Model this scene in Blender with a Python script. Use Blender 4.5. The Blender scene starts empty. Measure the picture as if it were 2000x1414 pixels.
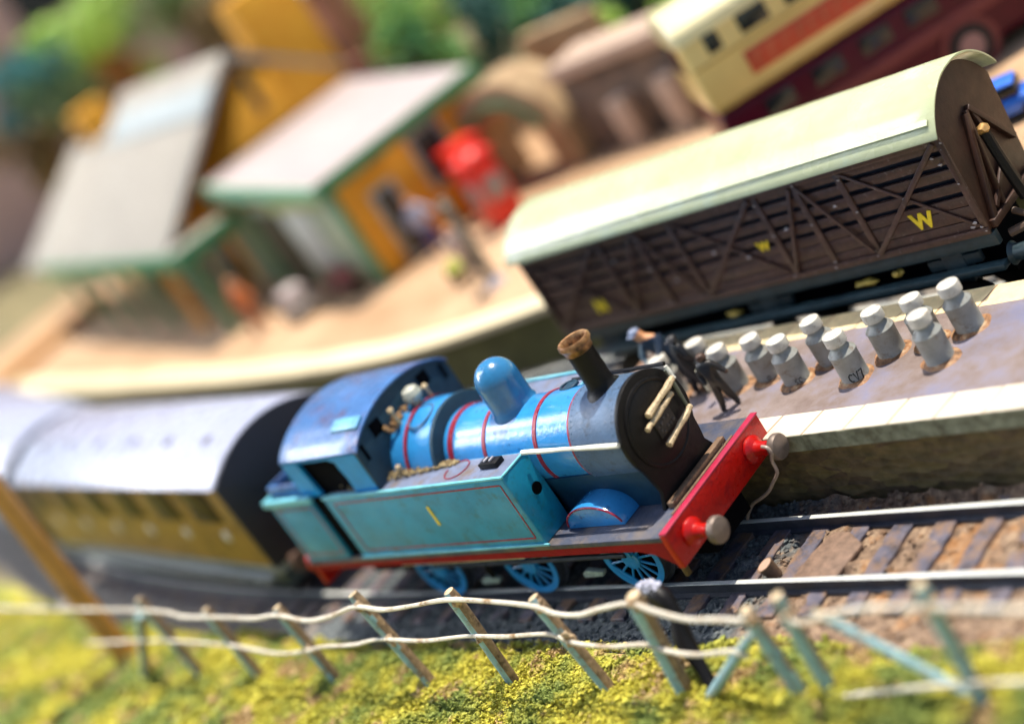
import bpy, bmesh, math, random
import numpy as np
from mathutils import Vector, Matrix, noise
R = math.radians
random.seed(7)
sc = bpy.context.scene
COL = sc.collection
# One Blender unit is one millimetre of the model railway. X runs along the engine (front +), Y away over the platform, Z = rail head.
sc.unit_settings.system = 'METRIC'
sc.unit_settings.scale_length = 0.001

# ------------------------------------------------------------------ camera, sky, sun, exposure
cd = bpy.data.cameras.new('camera'); cam = bpy.data.objects.new('camera', cd); COL.objects.link(cam); sc.camera = cam
cam.matrix_world = Matrix(((0.64794711, 0.12771238, 0.75090218, 203.309),
                           (0.55122542, 0.60173008, -0.57798913, -180.474),
                           (-0.5256568, 0.78842276, 0.31949096, 148.709),
                           (0, 0, 0, 1)))
cd.sensor_width = 36; cd.lens = 57.967
cd.clip_start = 1; cd.clip_end = 6000
cd.dof.use_dof = True; cd.dof.focus_distance = 308; cd.dof.aperture_fstop = 0.0064; cd.dof.aperture_blades = 0
SUN = Vector((0.04, 0.25, 0.95)).normalized()
w = bpy.data.worlds.new('World'); sc.world = w; w.use_nodes = True
nt = w.node_tree; bg = nt.nodes['Background']
sky = nt.nodes.new('ShaderNodeTexSky'); sky.sky_type = 'NISHITA'; sky.sun_disc = False
sky.sun_elevation = math.asin(SUN.z); sky.sun_rotation = math.atan2(SUN.x, SUN.y)
# added bright sky patches towards the train's rear, to give the boiler highlights
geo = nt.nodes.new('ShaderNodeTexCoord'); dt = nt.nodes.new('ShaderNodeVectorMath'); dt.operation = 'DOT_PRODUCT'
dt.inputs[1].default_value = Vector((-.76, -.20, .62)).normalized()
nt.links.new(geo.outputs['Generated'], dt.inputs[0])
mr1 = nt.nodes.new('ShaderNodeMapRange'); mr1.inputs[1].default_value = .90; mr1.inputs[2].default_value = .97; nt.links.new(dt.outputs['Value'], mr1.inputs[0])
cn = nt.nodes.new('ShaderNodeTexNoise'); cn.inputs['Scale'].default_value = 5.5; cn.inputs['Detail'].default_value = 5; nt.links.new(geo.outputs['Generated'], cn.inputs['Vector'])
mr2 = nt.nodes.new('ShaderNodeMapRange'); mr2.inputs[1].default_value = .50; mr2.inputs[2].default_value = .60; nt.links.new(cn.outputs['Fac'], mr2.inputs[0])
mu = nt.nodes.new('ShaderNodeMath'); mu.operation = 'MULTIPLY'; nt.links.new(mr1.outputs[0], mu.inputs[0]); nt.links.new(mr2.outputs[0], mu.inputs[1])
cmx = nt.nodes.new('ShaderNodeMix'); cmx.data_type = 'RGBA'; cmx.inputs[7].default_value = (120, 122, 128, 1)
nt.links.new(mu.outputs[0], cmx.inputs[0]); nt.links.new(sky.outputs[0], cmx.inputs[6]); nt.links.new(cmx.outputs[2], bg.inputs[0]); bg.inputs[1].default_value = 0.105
sl = bpy.data.lights.new('sun', 'SUN'); so = bpy.data.objects.new('sun', sl); COL.objects.link(so)
sl.energy = 5.0; sl.angle = R(0.8); sl.color = (1, .93, .82)
so.rotation_euler = SUN.to_track_quat('Z', 'Y').to_euler(); so.location = (0, 0, 600)
sc.view_settings.view_transform = 'Standard'; sc.view_settings.look = 'None'
sc.view_settings.exposure = 0.46; sc.view_settings.gamma = 1

# ------------------------------------------------------------------ materials
MATS = {}
def mat(name, col, rough=.5, metal=0.0, var=.18, scale=.25, bump=0.0, bscale=1.2, dirt=None, coat=0.0, detail=4, spec=.5):
    if name in MATS: return MATS[name]
    m = bpy.data.materials.new(name); m.use_nodes = True; n = m.node_tree.nodes; l = m.node_tree.links
    p = n['Principled BSDF']; tc = n.new('ShaderNodeTexCoord')
    nz = n.new('ShaderNodeTexNoise'); nz.inputs['Scale'].default_value = scale; nz.inputs['Detail'].default_value = detail; nz.inputs['Roughness'].default_value = .65
    l.new(tc.outputs['Object'], nz.inputs['Vector'])
    cr = n.new('ShaderNodeValToRGB'); l.new(nz.outputs['Fac'], cr.inputs['Fac'])
    if isinstance(col[0], (tuple, list)):
        cols = col
    else:
        cols = [tuple(c * (1 - var) for c in col), tuple(min(1, c * (1 + var)) for c in col)]
    e = cr.color_ramp.elements
    while len(e) < len(cols): e.new(.5)
    for i, c in enumerate(cols):
        e[i].position = .32 + .36 * i / max(1, len(cols) - 1); e[i].color = (*c[:3], 1)
    out = cr.outputs['Color']
    if dirt:
        dcol, amt, dsc = dirt
        dn = n.new('ShaderNodeTexNoise'); dn.inputs['Scale'].default_value = dsc; dn.inputs['Detail'].default_value = 6; dn.inputs['Roughness'].default_value = .7
        l.new(tc.outputs['Object'], dn.inputs['Vector'])
        dr = n.new('ShaderNodeValToRGB'); dr.color_ramp.elements[0].position = max(0, .62 - amt * .4); dr.color_ramp.elements[1].position = min(1, .74 - amt * .2)
        l.new(dn.outputs['Fac'], dr.inputs['Fac'])
        mx = n.new('ShaderNodeMix'); mx.data_type = 'RGBA'; mx.inputs[7].default_value = (*dcol, 1)
        l.new(dr.outputs['Color'], mx.inputs[0]); l.new(out, mx.inputs[6]); out = mx.outputs[2]
    l.new(out, p.inputs['Base Color'])
    p.inputs['Metallic'].default_value = metal; p.inputs['Specular IOR Level'].default_value = spec
    rr = n.new('ShaderNodeMapRange'); rr.inputs[3].default_value = max(.03, rough - .1); rr.inputs[4].default_value = min(1, rough + .14)
    rn = n.new('ShaderNodeTexNoise'); rn.inputs['Scale'].default_value = scale * 3.1; rn.inputs['Detail'].default_value = 3
    l.new(tc.outputs['Object'], rn.inputs['Vector']); l.new(rn.outputs['Fac'], rr.inputs[0]); l.new(rr.outputs[0], p.inputs['Roughness'])
    if coat: p.inputs['Coat Weight'].default_value = coat; p.inputs['Coat Roughness'].default_value = .12
    if bump:
        bn = n.new('ShaderNodeTexNoise'); bn.inputs['Scale'].default_value = bscale; bn.inputs['Detail'].default_value = 5; bn.inputs['Roughness'].default_value = .6
        l.new(tc.outputs['Object'], bn.inputs['Vector'])
        b = n.new('ShaderNodeBump'); b.inputs['Distance'].default_value = bump; b.inputs['Strength'].default_value = 1
        l.new(bn.outputs['Fac'], b.inputs['Height']); l.new(b.outputs[0], p.inputs['Normal'])
    MATS[name] = m
    return m
DIRTY = (.09, .06, .035)
m_cabblue = mat('cab_side_blue_paint', (.008, .26, .60), .35, var=.1, bump=.05, spec=.35)
m_blue = mat('blue_paint', (.032, .26, .60), .12, var=.12, bump=.11, bscale=.7, dirt=((.012, .06, .16), .12, .5), coat=.5)
m_teal = mat('teal_paint', (.010, .26, .43), .34, var=.14, scale=.12, bump=.05, bscale=1.5, dirt=((.02, .16, .20), .22, .28), coat=.15)
m_lipblue = mat('pale_teal_edge', (.16, .50, .58), .35, var=.2, bump=.05)
m_slate = mat('slate_blue_paint', (.065, .12, .21), .42, var=.18, bump=.09, bscale=1.6, dirt=((.03, .04, .06), .2, .4))
m_cabfront = mat('dark_slate_paint', (.018, .05, .08), .4, var=.2, bump=.06, spec=.3)
m_cabroof = mat('cab_roof_paint', (.055, .15, .36), .27, var=.22, scale=.12, bump=.09, dirt=((.10, .07, .13), .3, .16), coat=.3)
m_black = mat('satin_black_paint', (.007, .006, .006), .42, var=.3, bump=.07, bscale=1.5, spec=.22)
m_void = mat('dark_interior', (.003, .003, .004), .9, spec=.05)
m_red = mat('red_paint', (.46, .006, .003), .3, var=.14, scale=.3, bump=.12, bscale=1.2, dirt=((.25, .002, .006), .3, .3), spec=.4)
m_val = mat('dark_red_paint', (.24, .003, .012), .45, var=.2, bump=.06, spec=.15)
m_line = mat('crimson_lining', (.27, .01, .03), .4, var=.35, scale=1.5, dirt=((.6, .45, .45), .06, 1.3))
m_foot = mat('footplate_paint', (.045, .055, .09), .4, var=.3, bump=.12, bscale=1.3, dirt=((.13, .10, .08), .4, .16))
m_tanktop = mat('tank_top_paint', (.15, .18, .27), .45, var=.2, bump=.08, dirt=((.16, .12, .09), .35, .2))
m_cream = mat('old_cream_paint', (.62, .57, .42), .6, var=.18, bump=.1, dirt=((.25, .2, .1), .2, .5))
m_white = mat('white_wire', (.78, .76, .66), .5, var=.1, bump=.08, bscale=1.5, dirt=((.42, .28, .16), .12, .3))
m_stick = mat('bare_tan_wood', (.58, .44, .26), .6, var=.3, scale=1, bump=.2, bscale=2, dirt=((.12, .07, .03), .15, .8))
m_brown = mat('brown_wood', (.17, .10, .055), .65, var=.35, scale=.6, bump=.18, bscale=1.6)
m_copper = mat('copper_cap', [(.05, .028, .015), (.30, .14, .05), (.52, .30, .13)], .36, metal=.5, scale=.5, bump=.08)
m_gunmetal = mat('dull_buffer_metal', (.20, .15, .12), .48, metal=.35, var=.3, bump=.06)
m_steel = mat('worn_rail_steel', (.66, .67, .62), .38, metal=.15, var=.12, scale=.2)
m_railside = mat('dark_rail_side', (.035, .04, .055), .5, var=.3, bump=.05)
m_yellow = mat('yellow_transfer', (.85, .62, .02), .5, var=.12, scale=1.5)
m_moss = mat('ballast_crumbs', [(.10, .065, .03), (.34, .25, .12), (.5, .4, .22)], .9, scale=1.2, bump=.2)
m_churn = mat('churn_grey_paint', (.27, .275, .25), .47, var=.14, scale=.35, bump=.05, dirt=((.18, .14, .1), .2, .5))
m_churnlid = mat('churn_lid_paint', (.54, .51, .44), .5, var=.12, scale=.6, bump=.04, dirt=((.3, .22, .14), .16, .9))
m_rust = mat('rusty_glue', [(.07, .04, .02), (.32, .15, .06), (.42, .30, .17)], .6, scale=.6, bump=.25, bscale=1.1)
m_ink = mat('black_ink', (.008, .012, .008), .5)
m_wagon = mat('chocolate_paint', (.062, .028, .020), .38, var=.3, scale=.5, bump=.08, bscale=1.5, dirt=((.16, .12, .11), .1, .9), coat=.15)
m_wagend = mat('chocolate_end_paint', (.045, .016, .008), .5, var=.3, scale=.15, bump=.06)
m_wagroof = mat('pale_green_roof', [(.43, .46, .25), (.50, .54, .35)], .24, scale=.04, bump=.12, bscale=.35, coat=.3, dirt=((.46, .55, .42), .1, .08))
m_chassis = mat('dark_teal_chassis', (.02, .042, .052), .4, var=.3, bump=.1)
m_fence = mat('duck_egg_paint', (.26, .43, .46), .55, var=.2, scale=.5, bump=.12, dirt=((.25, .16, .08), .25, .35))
m_fenceb = mat('stained_wood_and_pole_shade', (.27, .18, .10), .7, var=.35, scale=.6, bump=.2, dirt=((.06, .035, .02), .25, .7))
m_cord = mat('cream_cord', (.66, .60, .49), .65, var=.15, scale=.5, bump=.16, bscale=1.2, dirt=((.30, .18, .08), .25, .25))
m_mustard = mat('mustard_coach_paint', (.27, .145, .025), .38, var=.2, scale=.12, bump=.05, dirt=((.10, .055, .012), .25, .15))
m_coachroof = mat('lavender_coach_roof', (.38, .40, .51), .25, var=.12, scale=.06, bump=.08, coat=.2, dirt=((.30, .30, .42), .2, .06))
m_coachend = mat('coach_end_black', (.010, .009, .016), .5)
m_window = mat('dark_coach_window', (.016, .007, .004), .3, spec=.12)
m_grey = mat('grey_solebar', (.22, .24, .24), .5, var=.2)
m_tan = mat('varnished_timber', (.50, .24, .05), .5, var=.2, scale=.2, bump=.08)
m_orange = mat('orange_brick', [(.72, .30, .014), (.85, .42, .03)], .75, scale=.2, bump=.15)
m_green = mat('green_trim_paint', (.05, .24, .10), .45, var=.2)
m_lgreen = mat('pale_green_trim', (.25, .52, .33), .5, var=.15)
m_slateroof = mat('pale_slate_roof', [(.31, .28, .235), (.37, .335, .28)], .75, scale=.04, bump=.1)
m_pinkroof = mat('pink_grey_felt_roof', [(.38, .31, .30), (.44, .37, .355)], .75, scale=.05, bump=.1)
m_panel = mat('pale_green_panel', (.36, .42, .28), .6, var=.2)
m_door = mat('dark_olive_door', (.05, .045, .02), .5, var=.3)
m_glass = mat('dark_window_glass', (.015, .017, .02), .1)
m_pbox = mat('bright_red_enamel', (.75, .03, .015), .35, var=.12)
m_buscream = mat('bus_cream_enamel', (.78, .56, .20), .3, var=.06, scale=.05, coat=.5)
m_buscrm2 = mat('bus_roof_cream', (.80, .70, .40), .3, var=.06, scale=.05, coat=.5)
m_maroon = mat('bus_maroon_enamel', (.07, .002, .014), .3, var=.15, spec=.25)
m_pinkband = mat('bus_pink_band', (.17, .045, .045), .4, var=.15, spec=.2)
m_ad = mat('advert_red', (.55, .07, .025), .45, var=.15)
m_tyre = mat('tyre_rubber', (.012, .011, .012), .7)
m_bluecar = mat('bright_blue_enamel', (.03, .16, .70), .3, coat=.4)
m_stone = mat('tan_stonework', [(.26, .16, .08), (.46, .32, .17)], .85, scale=.12, bump=.4, bscale=.4)
m_dstone = mat('dark_stonework', [(.10, .075, .06), (.22, .15, .10)], .9, scale=.1, bump=.4, bscale=.4)
m_cope = mat('pinkish_coping_stone', (.42, .30, .22), .8, var=.15)
m_trunk = mat('bark', (.09, .055, .03), .9, var=.3)
m_skin = mat('painted_flesh', (.62, .28, .12), .5)
m_navy = mat('navy_coat_paint', (.010, .022, .045), .45, var=.3, bump=.05)
m_coat = mat('black_coat_paint', (.018, .015, .012), .45, var=.4, scale=.8, bump=.05)
m_capgrey = mat('blue_grey_cap_paint', (.20, .24, .34), .5)
m_paper = mat('cream_newspaper', (.75, .70, .50), .6)

# ------------------------------------------------------------------ mesh builder
class MB:
    def __init__(s): s.v = []; s.f = []; s.m = []; s.mi = 0; s.sm = []; s.smooth = False
    def add(s, vs, fs):
        o = len(s.v); s.v += [tuple(x) for x in vs]
        for f in fs: s.f.append(tuple(i + o for i in f)); s.m.append(s.mi); s.sm.append(s.smooth)
        return s
    def box(s, x0, x1, y0, y1, z0, z1):
        v = [(x, y, z) for z in (z0, z1) for y in (y0, y1) for x in (x0, x1)]
        return s.add(v, [(0, 2, 3, 1), (4, 5, 7, 6), (0, 1, 5, 4), (2, 6, 7, 3), (0, 4, 6, 2), (1, 3, 7, 5)])
    def prism(s, pts, a0, a1, ax='y'):
        """2D polygon extruded. ax='y': pts=(x,z); ax='x': pts=(y,z); ax='z': pts=(x,y)"""
        n = len(pts)
        def P(p, a): return {'y': (p[0], a, p[1]), 'x': (a, p[0], p[1]), 'z': (p[0], p[1], a)}[ax]
        v = [P(p, a0) for p in pts] + [P(p, a1) for p in pts]
        f = [tuple(range(n))[::-1], tuple(range(n, 2 * n))] + [(i, (i + 1) % n, (i + 1) % n + n, i + n) for i in range(n)]
        return s.add(v, f)
    def rings(s, rings, caps=True, closed=True):
        n = len(rings[0]); v = [p for r in rings for p in r]; f = []
        for k in range(len(rings) - 1):
            for i in range(n if closed else n - 1):
                j = (i + 1) % n; f.append((k * n + i, k * n + j, (k + 1) * n + j, (k + 1) * n + i))
        if caps: f += [tuple(range(n))[::-1], tuple(range((len(rings) - 1) * n, len(rings) * n))]
        return s.add(v, f)
    def lathe(s, prof, c=(0, 0, 0), ax='z', n=32, caps=True):
        """prof=[(r,h)]"""
        rs = []
        for r, h in prof:
            ring = []
            for i in range(n):
                a = 2 * math.pi * i / n; u = r * math.cos(a); w_ = r * math.sin(a)
                ring.append({'z': (c[0] + u, c[1] + w_, c[2] + h), 'x': (c[0] + h, c[1] + u, c[2] + w_), 'y': (c[0] + w_, c[1] + h, c[2] + u)}[ax])
            rs.append(ring)
        return s.rings(rs, caps)
    def tube(s, path, r, n=8, rf=None):
        path = [Vector(p) for p in path]; rs = []
        up = Vector((0.13, .21, 1)).normalized()
        for i, p in enumerate(path):
            d = (path[min(i + 1, len(path) - 1)] - path[max(i - 1, 0)]).normalized()
            a = d.cross(up)
            if a.length < .05: a = d.cross(Vector((1, .1, 0)))
            a.normalize(); b = d.cross(a)
            rr = rf(i / (len(path) - 1)) * r if rf else r
            rs.append([tuple(p + a * math.cos(2 * math.pi * k / n) * rr + b * math.sin(2 * math.pi * k / n) * rr) for k in range(n)])
        return s.rings(rs)
    def blob(s, c, r, seed=0, rough=.35, sub=1, sq=(1, 1, 1)):
        bm = bmesh.new(); bmesh.ops.create_icosphere(bm, subdivisions=sub, radius=1)
        vs = []
        for v in bm.verts:
            k = 1 + rough * noise.noise(v.co * 1.7 + Vector((seed * 3.1, seed, -seed * 1.3))) * 1.6
            vs.append((c[0] + v.co.x * r * k * sq[0], c[1] + v.co.y * r * k * sq[1], c[2] + v.co.z * r * k * sq[2]))
        fs = [tuple(v.index for v in f.verts) for f in bm.faces]; bm.free()
        return s.add(vs, fs)
    def build(s, name, mats, parent=None, bevel=0, seg=2, auto=35):
        off = Vector((0, 0, 0)); q = parent
        while q is not None: off += q.location; q = q.parent
        me = bpy.data.meshes.new(name)
        me.from_pydata([(v[0] - off.x, v[1] - off.y, v[2] - off.z) for v in s.v], [], s.f)
        for m in (mats if isinstance(mats, (list, tuple)) else [mats]): me.materials.append(m)
        me.polygons.foreach_set('material_index', s.m)
        me.polygons.foreach_set('use_smooth', [True] * len(s.f))
        bm = bmesh.new(); bm.from_mesh(me)
        bmesh.ops.recalc_face_normals(bm, faces=bm.faces)
        if bevel:
            ed = [e for e in bm.edges if len(e.link_faces) == 2 and e.calc_face_angle(0) > R(40)]
            bmesh.ops.bevel(bm, geom=ed, offset=bevel, segments=seg, profile=.5, affect='EDGES', clamp_overlap=True)
        for e in bm.edges:
            if len(e.link_faces) == 2 and e.calc_face_angle(0) > R(auto): e.smooth = False
        bm.to_mesh(me); bm.free(); me.update()
        o = bpy.data.objects.new(name, me); COL.objects.link(o)
        if parent: o.parent = parent
        return o

def tag(o, label=None, cat=None, group=None, kind=None):
    if label: o['label'] = label
    if cat: o['category'] = cat
    if group: o['group'] = group
    if kind: o['kind'] = kind
    return o
def thing(name, label, cat, loc=(0, 0, 0), group=None):
    o = bpy.data.objects.new(name, None); COL.objects.link(o); o.location = loc; o.empty_display_size = 2
    return tag(o, label, cat, group)
def copy_tree(o, parent=None):
    c = o.copy(); COL.objects.link(c); c.parent = parent
    for ch in o.children: copy_tree(ch, c)
    return c
def dup(src, loc, label, rz=0, group=None):
    c = copy_tree(src); c.location = loc; c.rotation_euler = (0, 0, rz); c['label'] = label
    if group: c['group'] = group
    return c
def N(x, y, z=0): return noise.noise(Vector((x, y, z)))
def fbm(x, y, z=0, o=4):
    a = 1; t = 0; f = 1
    for i in range(o): t += a * N(x * f, y * f, z + i * 7.3); a *= .55; f *= 2.1
    return t
def lerp_tab(x, tab):
    for (x0, y0), (x1, y1) in zip(tab, tab[1:]):
        if x <= x1 or (x1, y1) == tab[-1]:
            t = min(1, max(0, (x - x0) / (x1 - x0))); return y0 + (y1 - y0) * t
def arcpts(cx, cz, r, a0, a1, n): return [(cx + r * math.cos(R(a0 + (a1 - a0) * i / n)), cz + r * math.sin(R(a0 + (a1 - a0) * i / n))) for i in range(n + 1)]

# ------------------------------------------------------------------ centre lines and ground
def yc1(x): return 0 if x > -80 else .00050 * (x + 80) ** 2          # engine track
def edge2(x):                                                          # front edge of the far platform
    T = [(-620, 146), (-550, 132), (-406, 107), (-264, 86), (-200, 81), (-173, 80.5), (-140, 86), (-100, 96), (-60, 100), (200, 101)]
    return sum(lerp_tab(x + d, T) for d in (-24, -16, -8, 0, 8, 16, 24)) / 7
def yc2(x): return min(edge2(x) - 19, 72.5)                            # wagon track

def grass_h(x, y):
    # crumbly bank in front of the track
    t = min(1, max(0, (-22 - yc_shift(x) - y) / 7))
    return -3.2 + t * 2.9 + t * (1.7 * N(x * .05, y * .07, 3) + .9 * N(x * .18, y * .2, 5)) + t * max(0, -36 - y) * .03
def yc_shift(x): return -yc1(x) * .6 + 2.2 * N(x * .035, 0, 9)

def heightfield(name, x0, x1, y0, y1, step, hf, m, kind='structure'):
    nx = int((x1 - x0) / step) + 1; ny = int((y1 - y0) / step) + 1
    v = []; f = []
    for j in range(ny):
        for i in range(nx):
            x = x0 + i * step; y = y0 + j * step; v.append((x, y, hf(x, y)))
    for j in range(ny - 1):
        for i in range(nx - 1):
            a = j * nx + i; f.append((a, a + 1, a + nx + 1, a + nx))
    mb = MB(); mb.add(v, f); o = mb.build(name, m, auto=180); tag(o, kind=kind); return o

m_ground = mat('painted_baseboard_scatter', [(.08, .075, .03), (.17, .14, .06), (.26, .20, .09)], .9, scale=.05, bump=.5, bscale=.3)
MB().box(-1600, 900, -500, 1500, -30, -5.5).build('ground', m_ground)['kind'] = 'structure'

# ballast: grey-black in front of the engine, sandy brown to the right of it (paint changes along the board, with some engine shadow coloured into the grey)
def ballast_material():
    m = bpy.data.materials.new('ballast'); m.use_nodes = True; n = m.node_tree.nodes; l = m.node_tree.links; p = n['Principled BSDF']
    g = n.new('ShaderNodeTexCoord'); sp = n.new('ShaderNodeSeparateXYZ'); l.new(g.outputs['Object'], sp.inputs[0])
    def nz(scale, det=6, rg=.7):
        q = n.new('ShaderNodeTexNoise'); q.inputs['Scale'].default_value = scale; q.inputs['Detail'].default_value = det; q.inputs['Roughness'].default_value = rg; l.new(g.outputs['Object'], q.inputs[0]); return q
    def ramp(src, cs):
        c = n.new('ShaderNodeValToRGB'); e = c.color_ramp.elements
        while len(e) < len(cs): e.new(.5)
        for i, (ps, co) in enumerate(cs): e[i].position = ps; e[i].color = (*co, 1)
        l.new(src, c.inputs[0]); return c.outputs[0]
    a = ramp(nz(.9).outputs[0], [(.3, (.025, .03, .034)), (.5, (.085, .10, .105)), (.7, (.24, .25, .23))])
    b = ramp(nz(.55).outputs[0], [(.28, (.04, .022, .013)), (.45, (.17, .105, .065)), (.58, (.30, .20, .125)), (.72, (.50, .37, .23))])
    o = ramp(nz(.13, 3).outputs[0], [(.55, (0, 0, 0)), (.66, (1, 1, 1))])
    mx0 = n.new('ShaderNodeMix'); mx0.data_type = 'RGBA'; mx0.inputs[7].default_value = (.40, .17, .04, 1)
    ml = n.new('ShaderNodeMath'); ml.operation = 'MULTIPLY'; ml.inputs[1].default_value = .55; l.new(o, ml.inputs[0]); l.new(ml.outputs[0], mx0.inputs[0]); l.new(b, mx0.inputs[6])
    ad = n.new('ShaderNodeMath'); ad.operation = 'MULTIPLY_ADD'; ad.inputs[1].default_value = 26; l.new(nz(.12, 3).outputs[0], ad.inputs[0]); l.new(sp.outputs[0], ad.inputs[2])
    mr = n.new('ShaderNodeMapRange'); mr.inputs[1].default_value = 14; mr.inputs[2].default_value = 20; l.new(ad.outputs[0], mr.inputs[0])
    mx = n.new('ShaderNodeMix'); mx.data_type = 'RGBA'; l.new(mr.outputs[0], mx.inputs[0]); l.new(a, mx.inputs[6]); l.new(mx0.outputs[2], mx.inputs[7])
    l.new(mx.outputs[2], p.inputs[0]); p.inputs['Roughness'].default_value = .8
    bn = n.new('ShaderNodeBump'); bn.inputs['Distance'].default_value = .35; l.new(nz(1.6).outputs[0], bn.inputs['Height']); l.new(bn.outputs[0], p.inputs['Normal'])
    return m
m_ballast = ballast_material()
PITCH = 9.2
def ballast_h(x, y):
    yy = y - yc1(x)
    t = ((x - 17.5) / PITCH) % 1.0; t = min(t, 1 - t) * PITCH           # distance to a sleeper centre
    h = -3.0 + .35 * fbm(x * .25, y * .25, 1) + .25 * N(x * 1.1, y * 1.1, 2)
    if abs(yy) < 16 and t < 2.6: h = min(h, -3.1)
    if abs(yy) < 16: h += max(0, N(x * .16, y * .22, 31) - .18) * 2.6       # ballast spilt over the sleepers
    if yy > 10.6: h += (.34 + .30 * N(x * .3, y * .3, 6)) * min(5, yy - 10.6)
    if yy < -16: h -= .02
    return h
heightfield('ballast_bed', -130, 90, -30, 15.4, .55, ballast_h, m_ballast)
m_ballast_far = mat('dark_far_ballast', [(.07, .07, .07), (.17, .15, .13), (.28, .23, .18)], .9, scale=.3, bump=.5, bscale=.9)
v = []; f = []
mb = MB()
for k, x in enumerate(range(-620, -124, 6)):
    c = yc1(x)
    for y in (-27, -15, 0, 15, 32): mb.v.append((x, c + y, -3.2 if abs(y) < 16 else -4.2))
    if k:
        for j in range(4):
            a = (k - 1) * 5 + j; mb.f.append((a, a + 5, a + 6, a + 1)); mb.m.append(0); mb.sm.append(True)
tag(mb.build('ballast_bed', m_ballast_far), kind='structure')
mb = MB()
for k, x in enumerate(range(-620, 100, 6)):
    c = yc2(x)
    for y in (-27, 0, 24): mb.v.append((x, c + y, -3.1 if y == 0 else -3.7))
    if k:
        for j in range(2):
            a = (k - 1) * 3 + j; mb.f.append((a, a + 3, a + 4, a + 1)); mb.m.append(0); mb.sm.append(True)
tag(mb.build('ballast_bed', m_ballast_far), kind='structure')

# loose stones lying on the ballast
mb = MB(); rnd = random.Random(3)
for i in range(4600):
    x = rnd.uniform(-110, 85); y = rnd.choice([rnd.uniform(-27, -9.5), rnd.uniform(-7, 7), rnd.uniform(9.5, 15)])
    if x > 3 and rnd.random() < .6: continue
    r = abs(rnd.gauss(.33, .16)) + .12
    mb.blob((x, y, ballast_h(x, y) + r * .3), r, seed=i, rough=.6, sub=1, sq=(1, rnd.uniform(.7, 1.2), .7))
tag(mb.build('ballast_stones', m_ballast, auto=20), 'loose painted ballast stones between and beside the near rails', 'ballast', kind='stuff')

# ------------------------------------------------------------------ grass bank
def grass_material(name, dark=1.0):
    m = bpy.data.materials.new(name); m.use_nodes = True; n = m.node_tree.nodes; l = m.node_tree.links; p = n['Principled BSDF']
    g = n.new('ShaderNodeTexCoord')
    def nz(scale, det, sh=0):
        mp = n.new('ShaderNodeMapping'); mp.inputs['Location'].default_value = (sh, sh * 2, 0); l.new(g.outputs['Object'], mp.inputs[0])
        q = n.new('ShaderNodeTexNoise'); q.inputs['Scale'].default_value = scale; q.inputs['Detail'].default_value = det; q.inputs['Roughness'].default_value = .6; l.new(mp.outputs[0], q.inputs[0]); return q.outputs[0]
    def ramp(src, cs):
        c = n.new('ShaderNodeValToRGB'); e = c.color_ramp.elements
        while len(e) < len(cs): e.new(.5)
        for i, (ps, co) in enumerate(cs): e[i].position = ps; e[i].color = (*[k * dark for k in co], 1)
        l.new(src, c.inputs[0]); return c.outputs[0]
    fine = ramp(nz(1.5, 3), [(.3, (.16, .10, .015)), (.43, (.42, .36, .03)), (.57, (.66, .60, .06)), (.72, (.80, .76, .16))])
    green = ramp(nz(1.9, 3, 5), [(.3, (.035, .06, .012)), (.5, (.19, .25, .04)), (.7, (.42, .46, .12))])
    tanc = ramp(nz(1.3, 3, 9), [(.3, (.20, .10, .03)), (.5, (.48, .32, .12)), (.7, (.66, .48, .28))])
    def mask(scale, lo, hi, sh): return ramp2(nz(scale, 3, sh), lo, hi)
    def ramp2(src, lo, hi):
        r = n.new('ShaderNodeMapRange'); r.inputs[1].default_value = lo; r.inputs[2].default_value = hi; l.new(src, r.inputs[0]); return r.outputs[0]
    def mix(fac, a, b):
        x = n.new('ShaderNodeMix'); x.data_type = 'RGBA'; l.new(fac, x.inputs[0]); l.new(a, x.inputs[6]); l.new(b, x.inputs[7]); return x.outputs[2]
    c = mix(mask(.05, .44, .58, 3), fine, green)
    c = mix(mask(.11, .56, .64, 14), c, tanc)
    l.new(c, p.inputs[0]); p.inputs['Roughness'].default_value = .85
    bn = n.new('ShaderNodeBump'); bn.inputs['Distance'].default_value = .5; l.new(nz(2.2, 4), bn.inputs['Height']); l.new(bn.outputs[0], p.inputs['Normal'])
    return m
m_grass = grass_material('foam_scatter_grass')
heightfield('grass_bank', -400, 130, -110, 10, 1.0, lambda x, y: grass_h(x, y) - (1.6 if y > -24 - yc_shift(x) else .1) + .3 * N(x * .8, y * .8, 1), m_grass)
rnd = random.Random(11); bm = bmesh.new()
bmesh.ops.create_icosphere(bm, subdivisions=1, radius=1); bv = np.array([v.co[:] for v in bm.verts]); bf = np.array([[v.index for v in q.verts] for q in bm.faces]); bm.free()
npr = np.random.RandomState(5); V = []; F = []; off = 0
def crumb(x, y, z, r):
    global off
    k = npr.uniform(.45, 1.35, (len(bv), 1)); V.append(bv * k * r * npr.uniform(.5, 1.5, (1, 3)) + (x, y, z)); F.append(bf + off); off += len(bv)
for i in range(30000):
    x = rnd.uniform(-125, 84); y = -24.0 - abs(rnd.triangular(0, 44, 8)) - yc_shift(x)
    if rnd.random() < .10: y = -24.0 + rnd.uniform(0, 2.5) - yc_shift(x)
    pile = max(0, N(x * .09, y * .12, 21)) * 2.6
    crumb(x, y, grass_h(x, y) + rnd.uniform(-.3, .8) * (.4 + abs(N(x * .5, y * .5, 2)) * 2.2) + pile * rnd.random(), rnd.uniform(.16, .44) * (1.9 if rnd.random() < .06 else 1))
for i in range(5500):
    x = rnd.uniform(-380, -120); y = -24 - rnd.uniform(-3, 46) - yc_shift(x)
    crumb(x, y, grass_h(x, y) + rnd.uniform(0, .8), rnd.uniform(.7, 1.5))
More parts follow.
